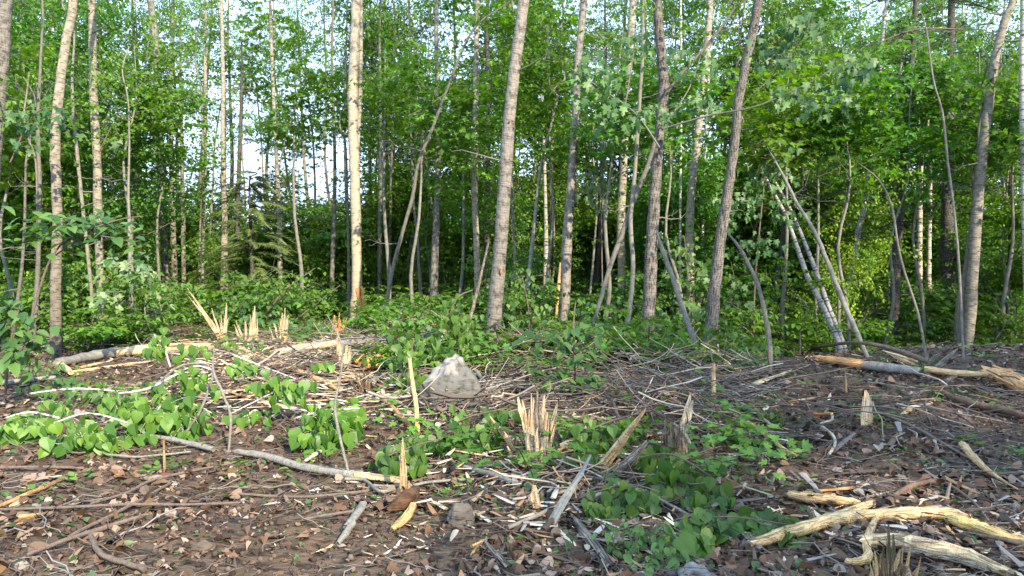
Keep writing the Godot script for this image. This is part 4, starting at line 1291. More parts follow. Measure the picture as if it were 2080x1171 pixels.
func build_wood() -> void:
	var G := Color(1.25, 1.25, 1.2)
	# boulder and stones
	rock("boulder", "grey boulder with a scraped white top beside the thickest aspen", 908, 838, 112, 118, Color(0.5, 0.5, 0.48), Color(2.2, 2.2, 2.2), 3, 0.75)
	rock("stone", "round grey-brown stone half sunk below the frayed soil, centre foreground", 936, 1068, 52, 40, Color(0.55, 0.48, 0.42), Color(0.65, 0.58, 0.5), 8)
	rock("stone", "pale grey stone at the bottom edge right of centre", 1412, 1182, 60, 30, Color(0.75, 0.76, 0.78), Color(1.0, 1.0, 1.02), 12)
	rock("stone", "bluish grey stone at the bottom edge, next to the pale one", 1368, 1172, 30, 20, Color(0.6, 0.65, 0.72), Color(0.8, 0.85, 0.92), 16)
	rock("stone", "smooth brown stone flush with the bare soil, lower left", 412, 1122, 44, 16, Color(0.42, 0.34, 0.27), Color(0.48, 0.4, 0.33), 21)
	rock("stone", "small pale stone among brown leaves in the lower left corner", 42, 1160, 26, 16, Color(0.85, 0.78, 0.68), Color(1.0, 0.92, 0.82), 25)
	# left half
	log_of("half_peeled_log", "long log left of centre, grey bark giving way to bare pale wood", "log", [["bark_end", "young_bark", G * 1.5, [[122, 744, 15], [180, 732, 16], [236, 722, 15]]], ["bare_end", "wood", Color(1.05, 0.92, 0.78), [[230, 723, 15], [290, 720, 15], [350, 714, 14], [420, 710, 12]]], ["bark_flake", "young_bark", Color(1, 0.9, 0.8), [[300, 728, 4], [340, 722, 5], [380, 718, 3]]]])
	stick("log_end", "short pale broken chunk at the left tip of the half-peeled log", "wood chunk", "wood", [[116, 744, 9], [130, 754, 11], [144, 764, 9]], Color(1.1, 1, 0.88), null, 0.04)
	plank("bare_strip", "long bare wood strip lying along the front of the half-peeled log", "wood strip", "wood", Color(1.05, 0.92, 0.8), [145, 764], [312, 742], 8)
	plank("bare_strip", "short bare wood strip tucked under the half-peeled log", "wood strip", "wood", Color(1, 0.85, 0.7), [160, 756], [214, 743], 8)
	stick("branch", "grey branch running off the left edge beneath the blackened-foot aspen", "branch", "young_bark", [[-10, 787, 9], [50, 781, 9], [110, 774, 7]], G)
	stick("branch", "thin dark branch arching low across the shade, left", "branch", "twig_bark", [[0, 690, 4], [120, 683, 5], [190, 694, 5], [262, 720, 5]], Color(1.5, 1.4, 1.3))
	stick("branch", "thin pale branch stub pointing at the half-peeled log from the shade", "branch", "twig_bark", [[160, 692, 3], [220, 712, 3], [262, 730, 3]], Color(2, 1.9, 1.8))
	stick("peeled_pole", "peeled pole slanting down right through the sunlit debris", "pole", "wood", [[488, 714, 9], [540, 736, 10], [610, 764, 9], [690, 800, 7]], Color(0.95, 0.85, 0.7), Color(0.85, 0.72, 0.55))
	stick("peeled_pole", "thin peeled pole left of the longer one in the sunlit debris", "pole", "wood", [[455, 700, 7], [480, 722, 7], [512, 745, 6]], Color(1, 0.88, 0.7))
	log_of("split_log", "pale split log lying behind the hollow stump", "log", [["bare_end", "wood", Color(1.1, 1.0, 0.9), [[568, 722, 10], [620, 712, 13], [690, 703, 12]]], ["bark_end", "young_bark", Color(1.3, 1.25, 1.2), [[690, 704, 11], [740, 700, 11], [800, 696, 9]]]])
	stick("branch", "thin grey pole on the ground behind the pale split log", "branch", "young_bark", [[700, 692, 4], [760, 690, 4], [840, 684, 3]], G)
	log_of("curved_log", "curved orange-brown log with torn bark, right of the hollow stump", "log", [["bare_wood", "wood", Color(0.85, 0.62, 0.38), [[735, 742, 20], [758, 745, 22], [782, 738, 22], [804, 728, 18]]], ["dirt_bark", "twig_bark", Color(0.6, 0.5, 0.42), [[710, 736, 12], [726, 740, 19], [742, 744, 21]]]])
	plank("peeled_stick", "upper of the peeled sticks stacked below the curved log", "stick", "wood", Color(0.95, 0.8, 0.6), [690, 776], [800, 762], 7)
	plank("peeled_stick", "lower of the peeled sticks stacked below the curved log", "stick", "wood", Color(0.8, 0.64, 0.45), [640, 785], [770, 778], 7)
	stick("branch", "dark grey stick across the peeled sticks below the curved log", "stick", "young_bark", [[720, 776, 5], [760, 772, 6], [800, 764, 5]], Color(0.8, 0.8, 0.8))
	plank("bare_strip", "flat shredded plank in the sunlit debris, left of the slanting pole", "wood strip", "wood", Color(1.1, 0.95, 0.8), [480, 742], [560, 712], 14)
	plank("bare_strip", "pale strip just under the flat shredded plank", "wood strip", "wood", Color(1.05, 0.9, 0.75), [520, 756], [610, 735], 9)
	stick("peeled_post", "peeled pale post standing askew, left of the boulder", "post", "wood", [[848, 886, 10], [846, 830, 10], [838, 780, 9], [832, 732, 8]], Color(1.08, 0.96, 0.76), null, 0.03, true)
	stick("peeled_pole", "tan pole fallen against the foot of the peeled pale post", "pole", "wood", [[768, 806, 6], [805, 845, 8], [842, 884, 8]], Color(0.85, 0.68, 0.42), Color(0.7, 0.5, 0.3))
	stick("leaning_pole", "splintery olive pole leaning right onto the thickest aspen", "pole", "grey_wood", [[920, 745, 6], [945, 680, 8], [966, 605, 7], [992, 495, 4]], Color(2.4, 2.1, 1.5), null, 0.03, true)
	stick("leaning_pole", "dark split pole leaning in the leaves left of the thickest aspen", "pole", "grey_wood", [[906, 720, 10], [901, 680, 8], [897, 640, 5]], Color(1.1, 1.0, 0.9), null, 0.05, true)
	stick("branch", "brown peeled branch resting over the boulder", "branch", "wood", [[893, 722, 9], [925, 735, 10], [960, 752, 9]], Color(0.6, 0.42, 0.27), null)
	stick("branch", "grey branch running down right in front of the boulder", "branch", "young_bark", [[925, 722, 8], [965, 760, 8], [990, 790, 7], [1015, 805, 5]], Color(1.3, 1.3, 1.25))
	stick("branch", "grey branch stretching right from the thickest aspen's foot", "branch", "young_bark", [[1005, 748, 9], [1040, 742, 9], [1082, 732, 8]], G)
	stick("branch", "yellow-green pole on the ground between the thickest and the grey aspen", "branch", "young_bark", [[1046, 676, 6], [1080, 672, 6], [1120, 664, 5]], Color(1.5, 1.4, 0.9))
	stick("branch", "dark branch slanting down right behind the big-leaved sapling", "branch", "twig_bark", [[1025, 570, 4], [1060, 630, 5], [1100, 690, 5], [1120, 720, 4]], Color(1.1, 1, 0.95), null, 0.01, true)
	stick("branch", "grey stick slanting down through the brush right of the big-leaved sapling", "branch", "young_bark", [[1190, 758, 7], [1220, 785, 7], [1245, 806, 6]], G)
	stick("branch", "long thin branch lying left of the straight dark aspen's foot", "branch", "young_bark", [[1166, 626, 5], [1210, 646, 6], [1290, 660, 5]], Color(1.4, 1.35, 1.25))
	stick("branch", "slanting branch between the furrowed aspens, ending at the bent sapling", "branch", "young_bark", [[1330, 662, 4], [1370, 690, 5], [1416, 730, 6]], Color(1.1, 1.05, 1))
	log_of("cut_pole", "short pole with a bare pale end left of the leaning furrowed aspen", "pole", [["bare_end", "wood", Color(1.05, 0.95, 0.75), [[1374, 746, 11], [1390, 738, 13]]], ["bark_end", "young_bark", Color(1.2, 1.2, 1.15), [[1388, 739, 13], [1412, 728, 12]]]])
	# foreground left
	log_of("grey_log", "long grey log in the left foreground with a bare right end", "log", [["bark_end", "young_bark", Color(1.25, 1.28, 1.2), [[484, 930, 9], [540, 938, 12], [610, 958, 13], [690, 972, 13], [722, 978, 12]]], ["bare_end", "wood", Color(1.08, 0.98, 0.82), [[716, 976, 12], [760, 982, 12], [812, 990, 10]]]])
	stick("branch", "thick bare whitish fork lying in front of the sunlit leaves", "branch", "young_bark", [[225, 903, 5], [290, 897, 7], [350, 905, 9], [432, 924, 10]], Color(1.6, 1.55, 1.42))
	stick("branch", "short tine of the whitish fork in front of the sunlit leaves", "branch", "young_bark", [[258, 883, 4], [300, 893, 6], [332, 902, 6]], Color(1.6, 1.55, 1.42))
	stick("branch", "whitish twig lying just below the whitish fork", "branch", "young_bark", [[196, 932, 3], [240, 936, 4], [290, 938, 4], [385, 928, 4]], Color(1.6, 1.55, 1.42))
	stick("bare_branch", "tall bare white stem bowing over the sunlit leaves, forked at the top", "branch", "young_bark", [[462, 922, 5], [468, 850, 6], [452, 800, 6], [432, 752, 5], [436, 705, 4]], Color(2.1, 2.0, 1.8), null, 0.005, true)
	stick("bare_branch", "bare white side stem crossing left of the tall bowed one", "branch", "young_bark", [[352, 898, 6], [398, 850, 5], [422, 796, 5], [430, 746, 4], [372, 742, 4], [318, 780, 3], [290, 812, 2]], Color(2.1, 2.0, 1.8), null, 0.005, true)
	stick("bare_branch", "tall bare white stem standing left of the hollow stump", "branch", "young_bark", [[714, 972, 5], [694, 905, 6], [680, 830, 6], [690, 770, 5], [696, 720, 4], [690, 690, 4], [664, 640, 3]], Color(2.1, 2.0, 1.8), null, 0.005, true)
	stick("branch", "pale branch slanting up right from the long grey log", "branch", "birch_bark", [[618, 948, 5], [670, 915, 6], [722, 870, 5]], Color(0.75, 0.7, 0.62))
	plank("bare_strip", "pale plank beside the slanting branch behind the long grey log", "wood strip", "wood", Color(1.08, 1.0, 0.82), [632, 938], [676, 918], 10)
	stick("branch", "straight brown stick in front of the long grey log", "stick", "twig_bark", [[488, 1016, 4], [560, 1020, 5], [640, 1021, 5], [745, 1010, 5]], Color(1.5, 1.4, 1.25))
	stick("branch", "dark bent stick ending at the broken grey stick", "stick", "twig_bark", [[614, 1073, 4], [660, 1062, 5], [722, 1050, 5], [752, 1042, 4]], Color(1.5, 1.3, 1.05))
	log_of("broken_stick", "pale grey bark stick broken in two, left of the root wad", "stick", [["upper_half", "young_bark", Color(1.7, 1.75, 1.6), [[737, 1042, 13], [722, 1062, 13], [704, 1082, 9]]], ["lower_half", "young_bark", Color(1.8, 1.85, 1.7), [[716, 1078, 9], [702, 1100, 11], [688, 1117, 8]]]])
	log_of("root_wad", "earthy root wad with an orange cut end, centre foreground", "root", [["root", "soil", Color(0.9, 0.7, 0.55), [[845, 1012, 16], [828, 1030, 30], [808, 1042, 22], [790, 1050, 8]]], ["cut_end", "wood", Color(1.05, 0.82, 0.55), [[838, 1044, 11], [822, 1068, 14], [800, 1086, 8]]], ["orange_edge", "wood", ORANGE, [[824, 1058, 6], [808, 1076, 7], [796, 1086, 4]]]])
	splinters("spike", "thin pale double spike rising behind the root wad", "wood splinter", "wood", Color(0.85, 0.78, 0.66), [[824, 1008, 817, 890, 8], [816, 1006, 812, 926, 6], [828, 1008, 832, 975, 6]], [822, 1010, 16, 10], "grey_wood", PALE)
	stick("branch", "pale bent stick lying over the root wad toward the right", "stick", "young_bark", [[760, 998, 4], [820, 1000, 5], [880, 992, 5], [960, 985, 5]], Color(1.6, 1.5, 1.25))
	stick("branch", "short grey twig curving above the root wad on the left", "stick", "young_bark", [[700, 985, 5], [740, 988, 6], [770, 1010, 6], [800, 1008, 5]], Color(1.2, 1.15, 1.1))
	stick("branch", "long straight stick across the lower left foreground", "stick", "twig_bark", [[-8, 1048, 4], [120, 1045, 5], [250, 1038, 5], [380, 1037, 5], [486, 1035, 4]], Color(1.6, 1.45, 1.3))
	stick("branch", "thick brown stick slanting up right in the lower left corner", "stick", "twig_bark", [[55, 1142, 6], [130, 1115, 8], [210, 1088, 8], [290, 1062, 6]], Color(1.5, 1.3, 1.15))
	stick("branch", "brown stick crossing beneath the long straight one, lower left", "stick", "twig_bark", [[140, 1104, 6], [200, 1076, 7], [262, 1042, 6], [345, 994, 5]], Color(1.55, 1.35, 1.2))
	stick("branch", "thin stick running parallel above the crossing brown one, lower left", "stick", "twig_bark", [[184, 1036, 4], [260, 1012, 5], [320, 984, 5], [470, 952, 4]], Color(1.6, 1.5, 1.35))
	stick("peeled_stick", "bare tan stick at the left edge, pointing up right", "stick", "wood", [[-4, 1044, 6], [60, 1016, 8], [100, 998, 8], [128, 986, 6]], Color(0.85, 0.62, 0.38), Color(0.45, 0.36, 0.3))
	stick("root", "curved root bending down to the bottom edge, lower left", "root", "twig_bark", [[184, 1106, 8], [200, 1138, 9], [235, 1155, 10], [292, 1174, 9]], Color(1.3, 1.1, 0.95))
	stick("branch", "thin dark stick crossing the left edge below the sunlit leaves", "stick", "twig_bark", [[-6, 962, 4], [90, 960, 5], [170, 962, 4]], Color(1.3, 1.15, 1.05))
	plank("chunk", "yellowish chip on the soil at the left edge, below the long stick", "wood chip", "wood", Color(0.95, 0.75, 0.48), [38, 1066], [92, 1058], 10)
	stick("wood_peg", "thin tan peg standing below the whitish fork", "wooden peg", "wood", [[334, 962, 6], [333, 930, 5], [332, 896, 4]], TAN * 0.75, null, 0.02, true)
	stick("branch", "short dark stick lying above the thin edge stick, left", "stick", "twig_bark", [[92, 924, 6], [130, 922, 6]], Color(1.1, 1, 0.9))
	# foreground centre
	plank("split_plank", "upper split plank leaning right of the tall shattered stump", "plank", "wood", Color(0.92, 0.82, 0.68), [1222, 962], [1312, 845, 0.2], 15)
	plank("split_plank", "weathered split plank just below the pale leaning plank", "plank", "grey_wood", Color(1.9, 1.65, 1.3), [1256, 978], [1316, 914, 0.1], 22)
	plank("bark_slab", "blue-grey bark slab slanting down to an orange broken tip", "bark slab", "young_bark", Color(1.5, 1.5, 1.6), [1118, 1080], [1200, 936, -0.3], 18, 0.2)
	plank("bark_slab", "small orange broken piece at the lower tip of the blue-grey slab", "wood chip", "wood", ORANGE * 0.85, [1124, 1072], [1142, 1054], 10)
	stick("branch", "black tapered stick end under the blue-grey slab", "stick", "twig_bark", [[1104, 1090, 10], [1120, 1078, 10], [1132, 1062, 7]], Color(0.6, 0.5, 0.45))
	plank("split_plank", "tan plank pressed along the right of the blue-grey slab", "plank", "wood", Color(0.95, 0.8, 0.55), [1150, 1025], [1192, 985], 10)
	plank("split_plank", "long weathered plank running down to the bottom edge, centre", "plank", "grey_wood", Color(1.8, 1.55, 1.2), [1242, 1172], [1152, 1052], 18)
	plank("split_plank", "short weathered plank at the bottom edge, left of the long one", "plank", "grey_wood", Color(2.0, 1.75, 1.35), [1034, 1174], [984, 1118], 14)
	stick("branch", "grey stick slanting up right toward the blue-grey slab", "stick", "young_bark", [[1032, 1088, 8], [1080, 1066, 8], [1140, 1036, 7]], Color(0.9, 0.85, 0.8))
	plank("pale_board", "white rectangular wood chip standing up, centre foreground", "wood chip", "wood", WHITE * 0.85, [1088, 1040], [1084, 998, 0.05], 20, 0.2)
	stick("branch", "silvery stick left of the white rectangular chip", "stick", "young_bark", [[944, 960, 7], [980, 970, 10], [1026, 985, 9], [1052, 1000, 6]], Color(1.8, 1.85, 2.0))
	plank("wood_chip", "white rounded chip right of the round stone", "wood chip", "wood", WHITE * 0.9, [942, 1068], [985, 1058], 13)
	plank("wood_chip", "dark-edged bark chunk between the white chip and the slab", "wood chip", "twig_bark", Color(1.3, 1.1, 0.95), [1110, 1008], [1132, 990], 14)
	plank("wood_chip", "small pale wedge left of the blue-grey slab's top", "wood chip", "wood", Color(1.05, 0.98, 0.82), [1128, 992], [1146, 974], 8)
	plank("wood_chip", "yellow wood chip pair near the round stone", "wood chip", "wood", Color(0.95, 0.82, 0.6), [958, 1128], [992, 1112], 8)
	stick("branch", "long thin grey branch slanting down right through the big leaves", "branch", "young_bark", [[1190, 980, 4], [1290, 1005, 4], [1360, 1040, 5], [1420, 1072, 6], [1484, 1112, 6]], Color(1.5, 1.45, 1.35))
	stick("branch", "grey curved branch hooked on the dark weathered stump", "branch", "young_bark", [[1396, 918, 8], [1402, 905, 7], [1388, 880, 7], [1370, 862, 5]], Color(1.8, 1.8, 1.85), null, 0.01, true)
	stick("branch", "thin twig arching right from the dark weathered stump", "branch", "twig_bark", [[1398, 896, 4], [1440, 906, 4], [1500, 900, 4], [1580, 892, 3], [1690, 908, 3]], Color(1.9, 1.8, 1.7))
	# right half
	plank("bark_slab", "pale curled bark slab on the bank right of the furrowed aspens", "bark slab", "wood", Color(0.9, 0.86, 0.74), [1522, 792], [1608, 758], 17, 0.2)
	stick("bare_strip", "yellow wood strip lying on dark soil right of the weathered stump", "wood strip", "wood", [[1494, 852, 6], [1545, 885, 7], [1580, 915, 7], [1618, 938, 5]], Color(0.95, 0.82, 0.56))
	stick("root", "thin zigzag white root on the dark soil, right", "root", "wood", [[1690, 850, 5], [1690, 862, 5], [1668, 872, 5], [1692, 895, 5], [1697, 912, 5], [1684, 935, 5]], Color(0.85, 0.95, 1.2))
	stick("branch", "grey stick on the slope left of the yellow wood strip", "branch", "young_bark", [[1470, 806, 6], [1520, 838, 6], [1575, 880, 5]], Color(1.1, 1.05, 1))
	stick("branch", "thin dark branch running from the leaning furrowed aspen down the slope", "branch", "twig_bark", [[1436, 752, 5], [1480, 790, 5], [1530, 835, 4]], Color(1.2, 1.1, 1.0))
	plank("white_chip", "white slab lying flat right of the upright white shard", "wood chip", "wood", WHITE, [1830, 842], [1890, 832], 10)
	stick("branch", "dark branch lying on top of the right-hand logs", "branch", "twig_bark", [[1642, 722, 5, 0.08], [1720, 724, 6, 0.14], [1800, 738, 8, 0.16], [1884, 752, 9, 0.06]], Color(1.1, 1.0, 0.92))
	log_of("half_peeled_log", "log on the bank, right, orange bare wood at left and grey bark at right", "log", [["bare_end", "wood", Color(0.95, 0.66, 0.4), [[1668, 736, 12], [1720, 744, 14], [1766, 750, 14]]], ["bark_end", "young_bark", Color(1.5, 1.45, 1.35), [[1760, 750, 15], [1810, 758, 16], [1858, 764, 14]]]])
	stick("log", "pale log continuing right behind the half-barked log", "log", "wood", [[1880, 758, 10], [1940, 766, 11], [2010, 770, 9]], Color(0.9, 0.82, 0.66))
	plank("bare_strip", "bright pale split piece leaning on the dark branch, right", "wood strip", "wood", Color(1.1, 1.0, 0.8), [1862, 746], [1792, 722, 0.0], 11)
	log_of("split_log", "shredded orange log end at the right picture edge", "log", [["bare_end", "wood", Color(1.0, 0.72, 0.5), [[2004, 764, 16], [2040, 776, 24], [2092, 802, 26]]]])
	for e in [[2010, 768, 2070, 795, 8], [2020, 760, 2085, 782, 9], [2008, 772, 2060, 800, 6]]:
		plank("log_shred", ["long orange shred along the front of the log at the right edge", "pale upper shred of the log at the right edge", "lowest thin shred of the log at the right edge"][names.get("log_shred", 0)], "wood splinter", "wood", Color(1.05, 0.8, 0.58), [e[0], e[1] + 6], [e[2], e[3] + 6], e[4], 0.4, 0.08)
	log_of("peeled_log", "biggest peeled log, arching across the lower right corner", "log", [["log", "wood", Color(1.02, 0.93, 0.75), [[1528, 1122, 17], [1580, 1104, 20], [1640, 1088, 22], [1700, 1070, 22], [1760, 1062, 20], [1850, 1056, 20], [1925, 1056, 20], [1952, 1062, 14]]], ["side_branch", "wood", Color(1.0, 0.92, 0.76), [[1650, 1086, 12], [1710, 1060, 14], [1768, 1038, 11]]], ["bark_end", "twig_bark", Color(1.2, 1, 0.85), [[1522, 1126, 13], [1532, 1118, 17]]], ["bark_tear", "twig_bark", Color(1.6, 1.3, 1.0), [[1790, 1056, 5], [1870, 1048, 6], [1930, 1048, 4]]]])
	log_of("bright_slab", "bright yellow flat slab joined to the right of the biggest peeled log", "wood slab", [["slab", "wood", Color(1.15, 0.95, 0.55), [[1926, 1070, 11], [1950, 1078, 20], [1990, 1090, 22], [2036, 1104, 17], [2090, 1116, 11]]], ["bark_edge", "twig_bark", Color(1.1, 1.0, 0.95), [[1990, 1102, 6], [2040, 1114, 8], [2092, 1124, 9]]]])
	log_of("white_log", "pale fibrous log at the bottom right corner", "log", [["bare_end", "wood", Color(1.0, 0.95, 0.84), [[1760, 1118, 20], [1830, 1120, 26], [1900, 1132, 26], [1970, 1150, 22], [2030, 1178, 16]]], ["bark_side", "grey_wood", Color(1.1, 1.0, 0.9), [[1840, 1136, 12], [1930, 1152, 16], [2000, 1176, 12]]]])
	stick("root", "knobby pale root crook left of the frayed stump", "root", "wood", [[1720, 1160, 10], [1745, 1160, 14], [1764, 1148, 16], [1762, 1120, 14], [1776, 1080, 11], [1784, 1062, 8]], Color(1.0, 0.88, 0.66))
	log_of("knobby_log", "short knobby pale log above the biggest peeled log", "log", [["bare_wood", "wood", Color(0.95, 0.82, 0.62), [[1606, 1020, 12], [1640, 1026, 17], [1690, 1028, 17], [1736, 1032, 12]]], ["bark_flake", "twig_bark", Color(1.3, 1.1, 0.9), [[1640, 1022, 5], [1680, 1022, 6]]]])
	plank("bark_piece", "curled orange bark strips behind the knobby pale log", "bark piece", "wood", Color(0.85, 0.55, 0.3), [1662, 1010], [1750, 1004], 12, 0.3)
	stick("wood_peg", "short standing stub between the knobby log and the biggest peeled log", "wooden stub", "grey_wood", [[1652, 1068, 16], [1650, 1052, 15], [1646, 1040, 15]], Color(1.4, 1.2, 0.95), null, 0.02, true)
	stick("root", "dark brown root arching on the litter, lower right", "root", "twig_bark", [[1800, 1030, 6], [1830, 1012, 9], [1868, 996, 9], [1912, 988, 7]], Color(0.9, 0.75, 0.65))
	stick("branch", "thin stick dropping right from the dark brown root", "stick", "twig_bark", [[1910, 988, 5], [1950, 1010, 5], [1985, 1040, 4], [2005, 1070, 3]], Color(1.5, 1.4, 1.25))
	plank("split_plank", "grey split piece right of the dark brown root", "wood strip", "wood", Color(0.75, 0.66, 0.52), [1920, 985], [1992, 1018], 9)
	stick("peeled_stick", "tapered pale stick pointing down right on the dark slope, right edge", "stick", "wood", [[1956, 915, 12], [1972, 935, 13], [1998, 962, 10], [2030, 985, 5], [2070, 1008, 3]], Color(0.85, 0.75, 0.56))
	plank("bare_strip", "thin white strip by the knobby log's right end", "wood strip", "wood", WHITE * 0.8, [1744, 1026], [1820, 1010], 5)
	plank("bare_strip", "tan strip among the dark litter above the zigzag root", "wood strip", "wood", TAN, [1600, 826], [1668, 815], 6)
	plank("bare_strip", "reddish strip just below the tan strip on the dark litter", "wood strip", "wood", ORANGE * 0.55, [1650, 852], [1700, 848], 6)
	stick("branch", "dark stick slanting down the right-hand slope above the tapered pale stick", "stick", "twig_bark", [[1790, 850, 5], [1860, 880, 6], [1930, 920, 5], [1985, 950, 4]], Color(1.1, 1.0, 0.95))
	stick("branch", "dark rotten log half sunk in the right-hand slope", "log", "twig_bark", [[1900, 800, 10], [1960, 826, 14], [2030, 842, 14], [2090, 860, 12]], Color(0.8, 0.68, 0.6))


func build_leafy() -> void:
	var ASP := Color(0.115, 0.25, 0.032)
	var DARK := Color(0.085, 0.185, 0.04)
	var PALEGREEN := Color(0.20, 0.29, 0.135)
	var BLUE := Color(0.075, 0.175, 0.05)
	var G := "felled leafy tops on the ground"
	var S := "leafy saplings and shrubs"
	# felled aspen tops in the sun, left
	leafy("felled_aspen_top", "sunlit heart-leaved branch at the left edge of the clearing", "fallen branch", G, [[62, 862, 58, 30, 0, 42], [10, 880, 30, 22, 0, 14]], 1, 0.125, ASP, 0.55, [[0, [10, 850, 3], [60, 838, 4], [120, 850, 4]]], "birch_bark")
	leafy("felled_aspen_top", "sunlit heart-leaved mound just right of the one at the left edge", "fallen branch", G, [[170, 885, 60, 42, 0, 60], [130, 830, 40, 22, 0, 16]], 1, 0.125, ASP, 0.6, [[0, [110, 860, 4], [180, 840, 4], [260, 860, 3]]], "birch_bark")
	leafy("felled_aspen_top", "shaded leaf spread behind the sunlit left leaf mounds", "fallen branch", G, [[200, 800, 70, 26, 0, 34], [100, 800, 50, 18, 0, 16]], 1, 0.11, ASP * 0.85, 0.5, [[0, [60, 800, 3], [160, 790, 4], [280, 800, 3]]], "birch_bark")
	leafy("felled_aspen_top", "leaf spread under the crossing white side stem", "fallen branch", G, [[385, 850, 44, 40, 0, 40], [350, 810, 40, 30, 0, 20]], 1, 0.12, ASP, 0.65, [[0, [320, 850, 3], [380, 820, 3], [430, 840, 2]]], "birch_bark")
	leafy("felled_aspen_top", "green leaves lying beyond the bowed stem beside the slanting pole", "fallen branch", G, [[465, 700, 40, 18, 0, 24], [520, 715, 36, 12, 0, 14]], 1, 0.12, ASP * 0.8, 0.5, [[0, [430, 700, 2], [480, 690, 3], [540, 705, 2]]])
	leafy("felled_aspen_top", "dense green heart-leaved heap behind the whitish fork", "fallen branch", G, [[300, 845, 55, 50, 0, 66], [235, 820, 30, 30, 0, 18], [350, 870, 24, 22, 0, 14]], 1, 0.13, ASP, 0.6, [[0, [240, 800, 3], [300, 790, 5], [360, 760, 5]], [0, [300, 860, 3], [330, 820, 4]]], "birch_bark")
	leafy("felled_aspen_top", "leaf bunch hanging over the half-peeled log, left", "fallen branch", G, [[322, 700, 32, 30, 7.2, 26]], 1, 0.13, ASP, 0.7, [[7.2, [345, 745, 4], [330, 700, 4], [312, 680, 3]]], "birch_bark")
	leafy("felled_aspen_top", "green leaf bunch hanging from the tall bowed stem", "fallen branch", G, [[392, 770, 44, 34, 6.6, 26], [310, 790, 26, 24, 6.6, 10], [406, 712, 20, 12, 6.8, 6]], 1, 0.13, ASP, 0.7, [[6.6, [430, 752, 4], [390, 745, 3], [320, 780, 2]]], "birch_bark")
	leafy("felled_aspen_top", "bright heart leaves strung right of the tall bowed stem", "fallen branch", G, [[490, 745, 30, 24, 6.6, 14], [570, 785, 40, 30, 6.2, 24], [515, 850, 40, 22, 6.2, 14]], 1, 0.13, ASP, 0.7, [[6.4, [470, 720, 3], [520, 740, 3], [600, 770, 2]], [6.2, [470, 840, 3], [520, 815, 3], [570, 790, 2]]], "birch_bark")
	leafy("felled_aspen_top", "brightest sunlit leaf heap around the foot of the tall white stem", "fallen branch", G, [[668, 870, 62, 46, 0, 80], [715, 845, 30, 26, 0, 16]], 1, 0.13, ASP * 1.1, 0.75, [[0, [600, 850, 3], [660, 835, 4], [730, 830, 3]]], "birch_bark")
	leafy("felled_aspen_top", "small leaves over the debris between half-peeled log and hollow stump", "fallen branch", G, [[510, 785, 20, 16, 6.3, 8], [600, 800, 26, 20, 6.2, 10], [650, 740, 24, 10, 7.8, 8]], 1, 0.12, ASP, 0.6, [[6.3, [490, 760, 2], [560, 780, 3], [640, 800, 2]]])
	# round the boulder and the thickest aspen
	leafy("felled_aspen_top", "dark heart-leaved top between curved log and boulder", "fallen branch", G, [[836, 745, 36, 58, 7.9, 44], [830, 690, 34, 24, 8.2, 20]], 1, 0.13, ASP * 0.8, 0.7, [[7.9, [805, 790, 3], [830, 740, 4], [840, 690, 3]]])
	leafy("felled_aspen_top", "hanging leaf curtain left of the thickest aspen", "fallen branch", G, [[920, 650, 34, 56, 8.9, 48], [955, 690, 28, 40, 9.0, 24], [905, 720, 34, 26, 8.8, 16]], 1, 0.125, ASP * 0.75, 0.85, [[8.9, [960, 590, 3], [925, 610, 4], [905, 680, 3]]])
	leafy("felled_maple_top", "pale-backed maple leaves lying left of the leaf curtain", "fallen branch", G, [[850, 690, 40, 20, 9.5, 20], [880, 675, 30, 18, 9.8, 12]], 2, 0.13, PALEGREEN, 0.4, [[9.5, [810, 690, 2], [880, 675, 3]]])
	leafy("leafy_sapling", "big-leaved dark sapling in front of the grey aspen", "sapling", S, [[1150, 690, 84, 44, 8.0, 52], [1190, 755, 50, 48, 7.9, 26], [1110, 745, 40, 30, 8.0, 12]], 3, 0.19, DARK, 0.25, [[8.0, [1168, 860, 4], [1168, 760, 5], [1165, 660, 4], [1170, 610, 2]], [8.0, [1166, 740, 3], [1110, 700, 2]], [8.0, [1168, 720, 3], [1225, 690, 2]]])
	leafy("leafy_sprout", "dark sprout at the foot of the straight furrowed aspen", "shrub", S, [[1336, 745, 36, 36, 9.3, 34], [1380, 775, 40, 16, 8.8, 16]], 3, 0.13, ASP * 0.7, 0.3, [[9.3, [1330, 790, 2], [1338, 735, 3]]])
	leafy("leafy_sprout", "fresh bright green sprout on the brown stub, centre left", "shrub", S, [[778, 625, 24, 16, 12.4, 14], [785, 668, 18, 12, 12.4, 8]], 3, 0.15, ASP * 1.15, 0.2, [[12.4, [778, 690, 2], [778, 620, 2]]])
	# foreground right of centre
	leafy("felled_aspen_top", "leaf heap left of the tall shattered stump", "fallen branch", G, [[960, 880, 56, 40, 0, 46], [1010, 850, 36, 26, 0, 18]], 1, 0.12, ASP * 0.75, 0.6, [[0, [905, 870, 3], [960, 845, 3], [1030, 830, 2]]])
	leafy("felled_aspen_top", "leaf heap beyond the spike and root wad, centre left", "fallen branch", G, [[815, 940, 46, 36, 0, 40], [860, 905, 44, 26, 0, 24]], 1, 0.13, ASP * 0.7, 0.6, [[0, [780, 930, 3], [830, 910, 3], [900, 890, 2]]])
	leafy("felled_aspen_top", "green leaf heap between the shattered stump and the dark weathered stump", "fallen branch", G, [[1225, 885, 62, 38, 0, 60], [1190, 930, 36, 22, 0, 20], [1290, 870, 30, 24, 0, 16]], 1, 0.115, ASP * 0.75, 0.6, [[0, [1165, 890, 3], [1230, 860, 4], [1300, 840, 3]]])
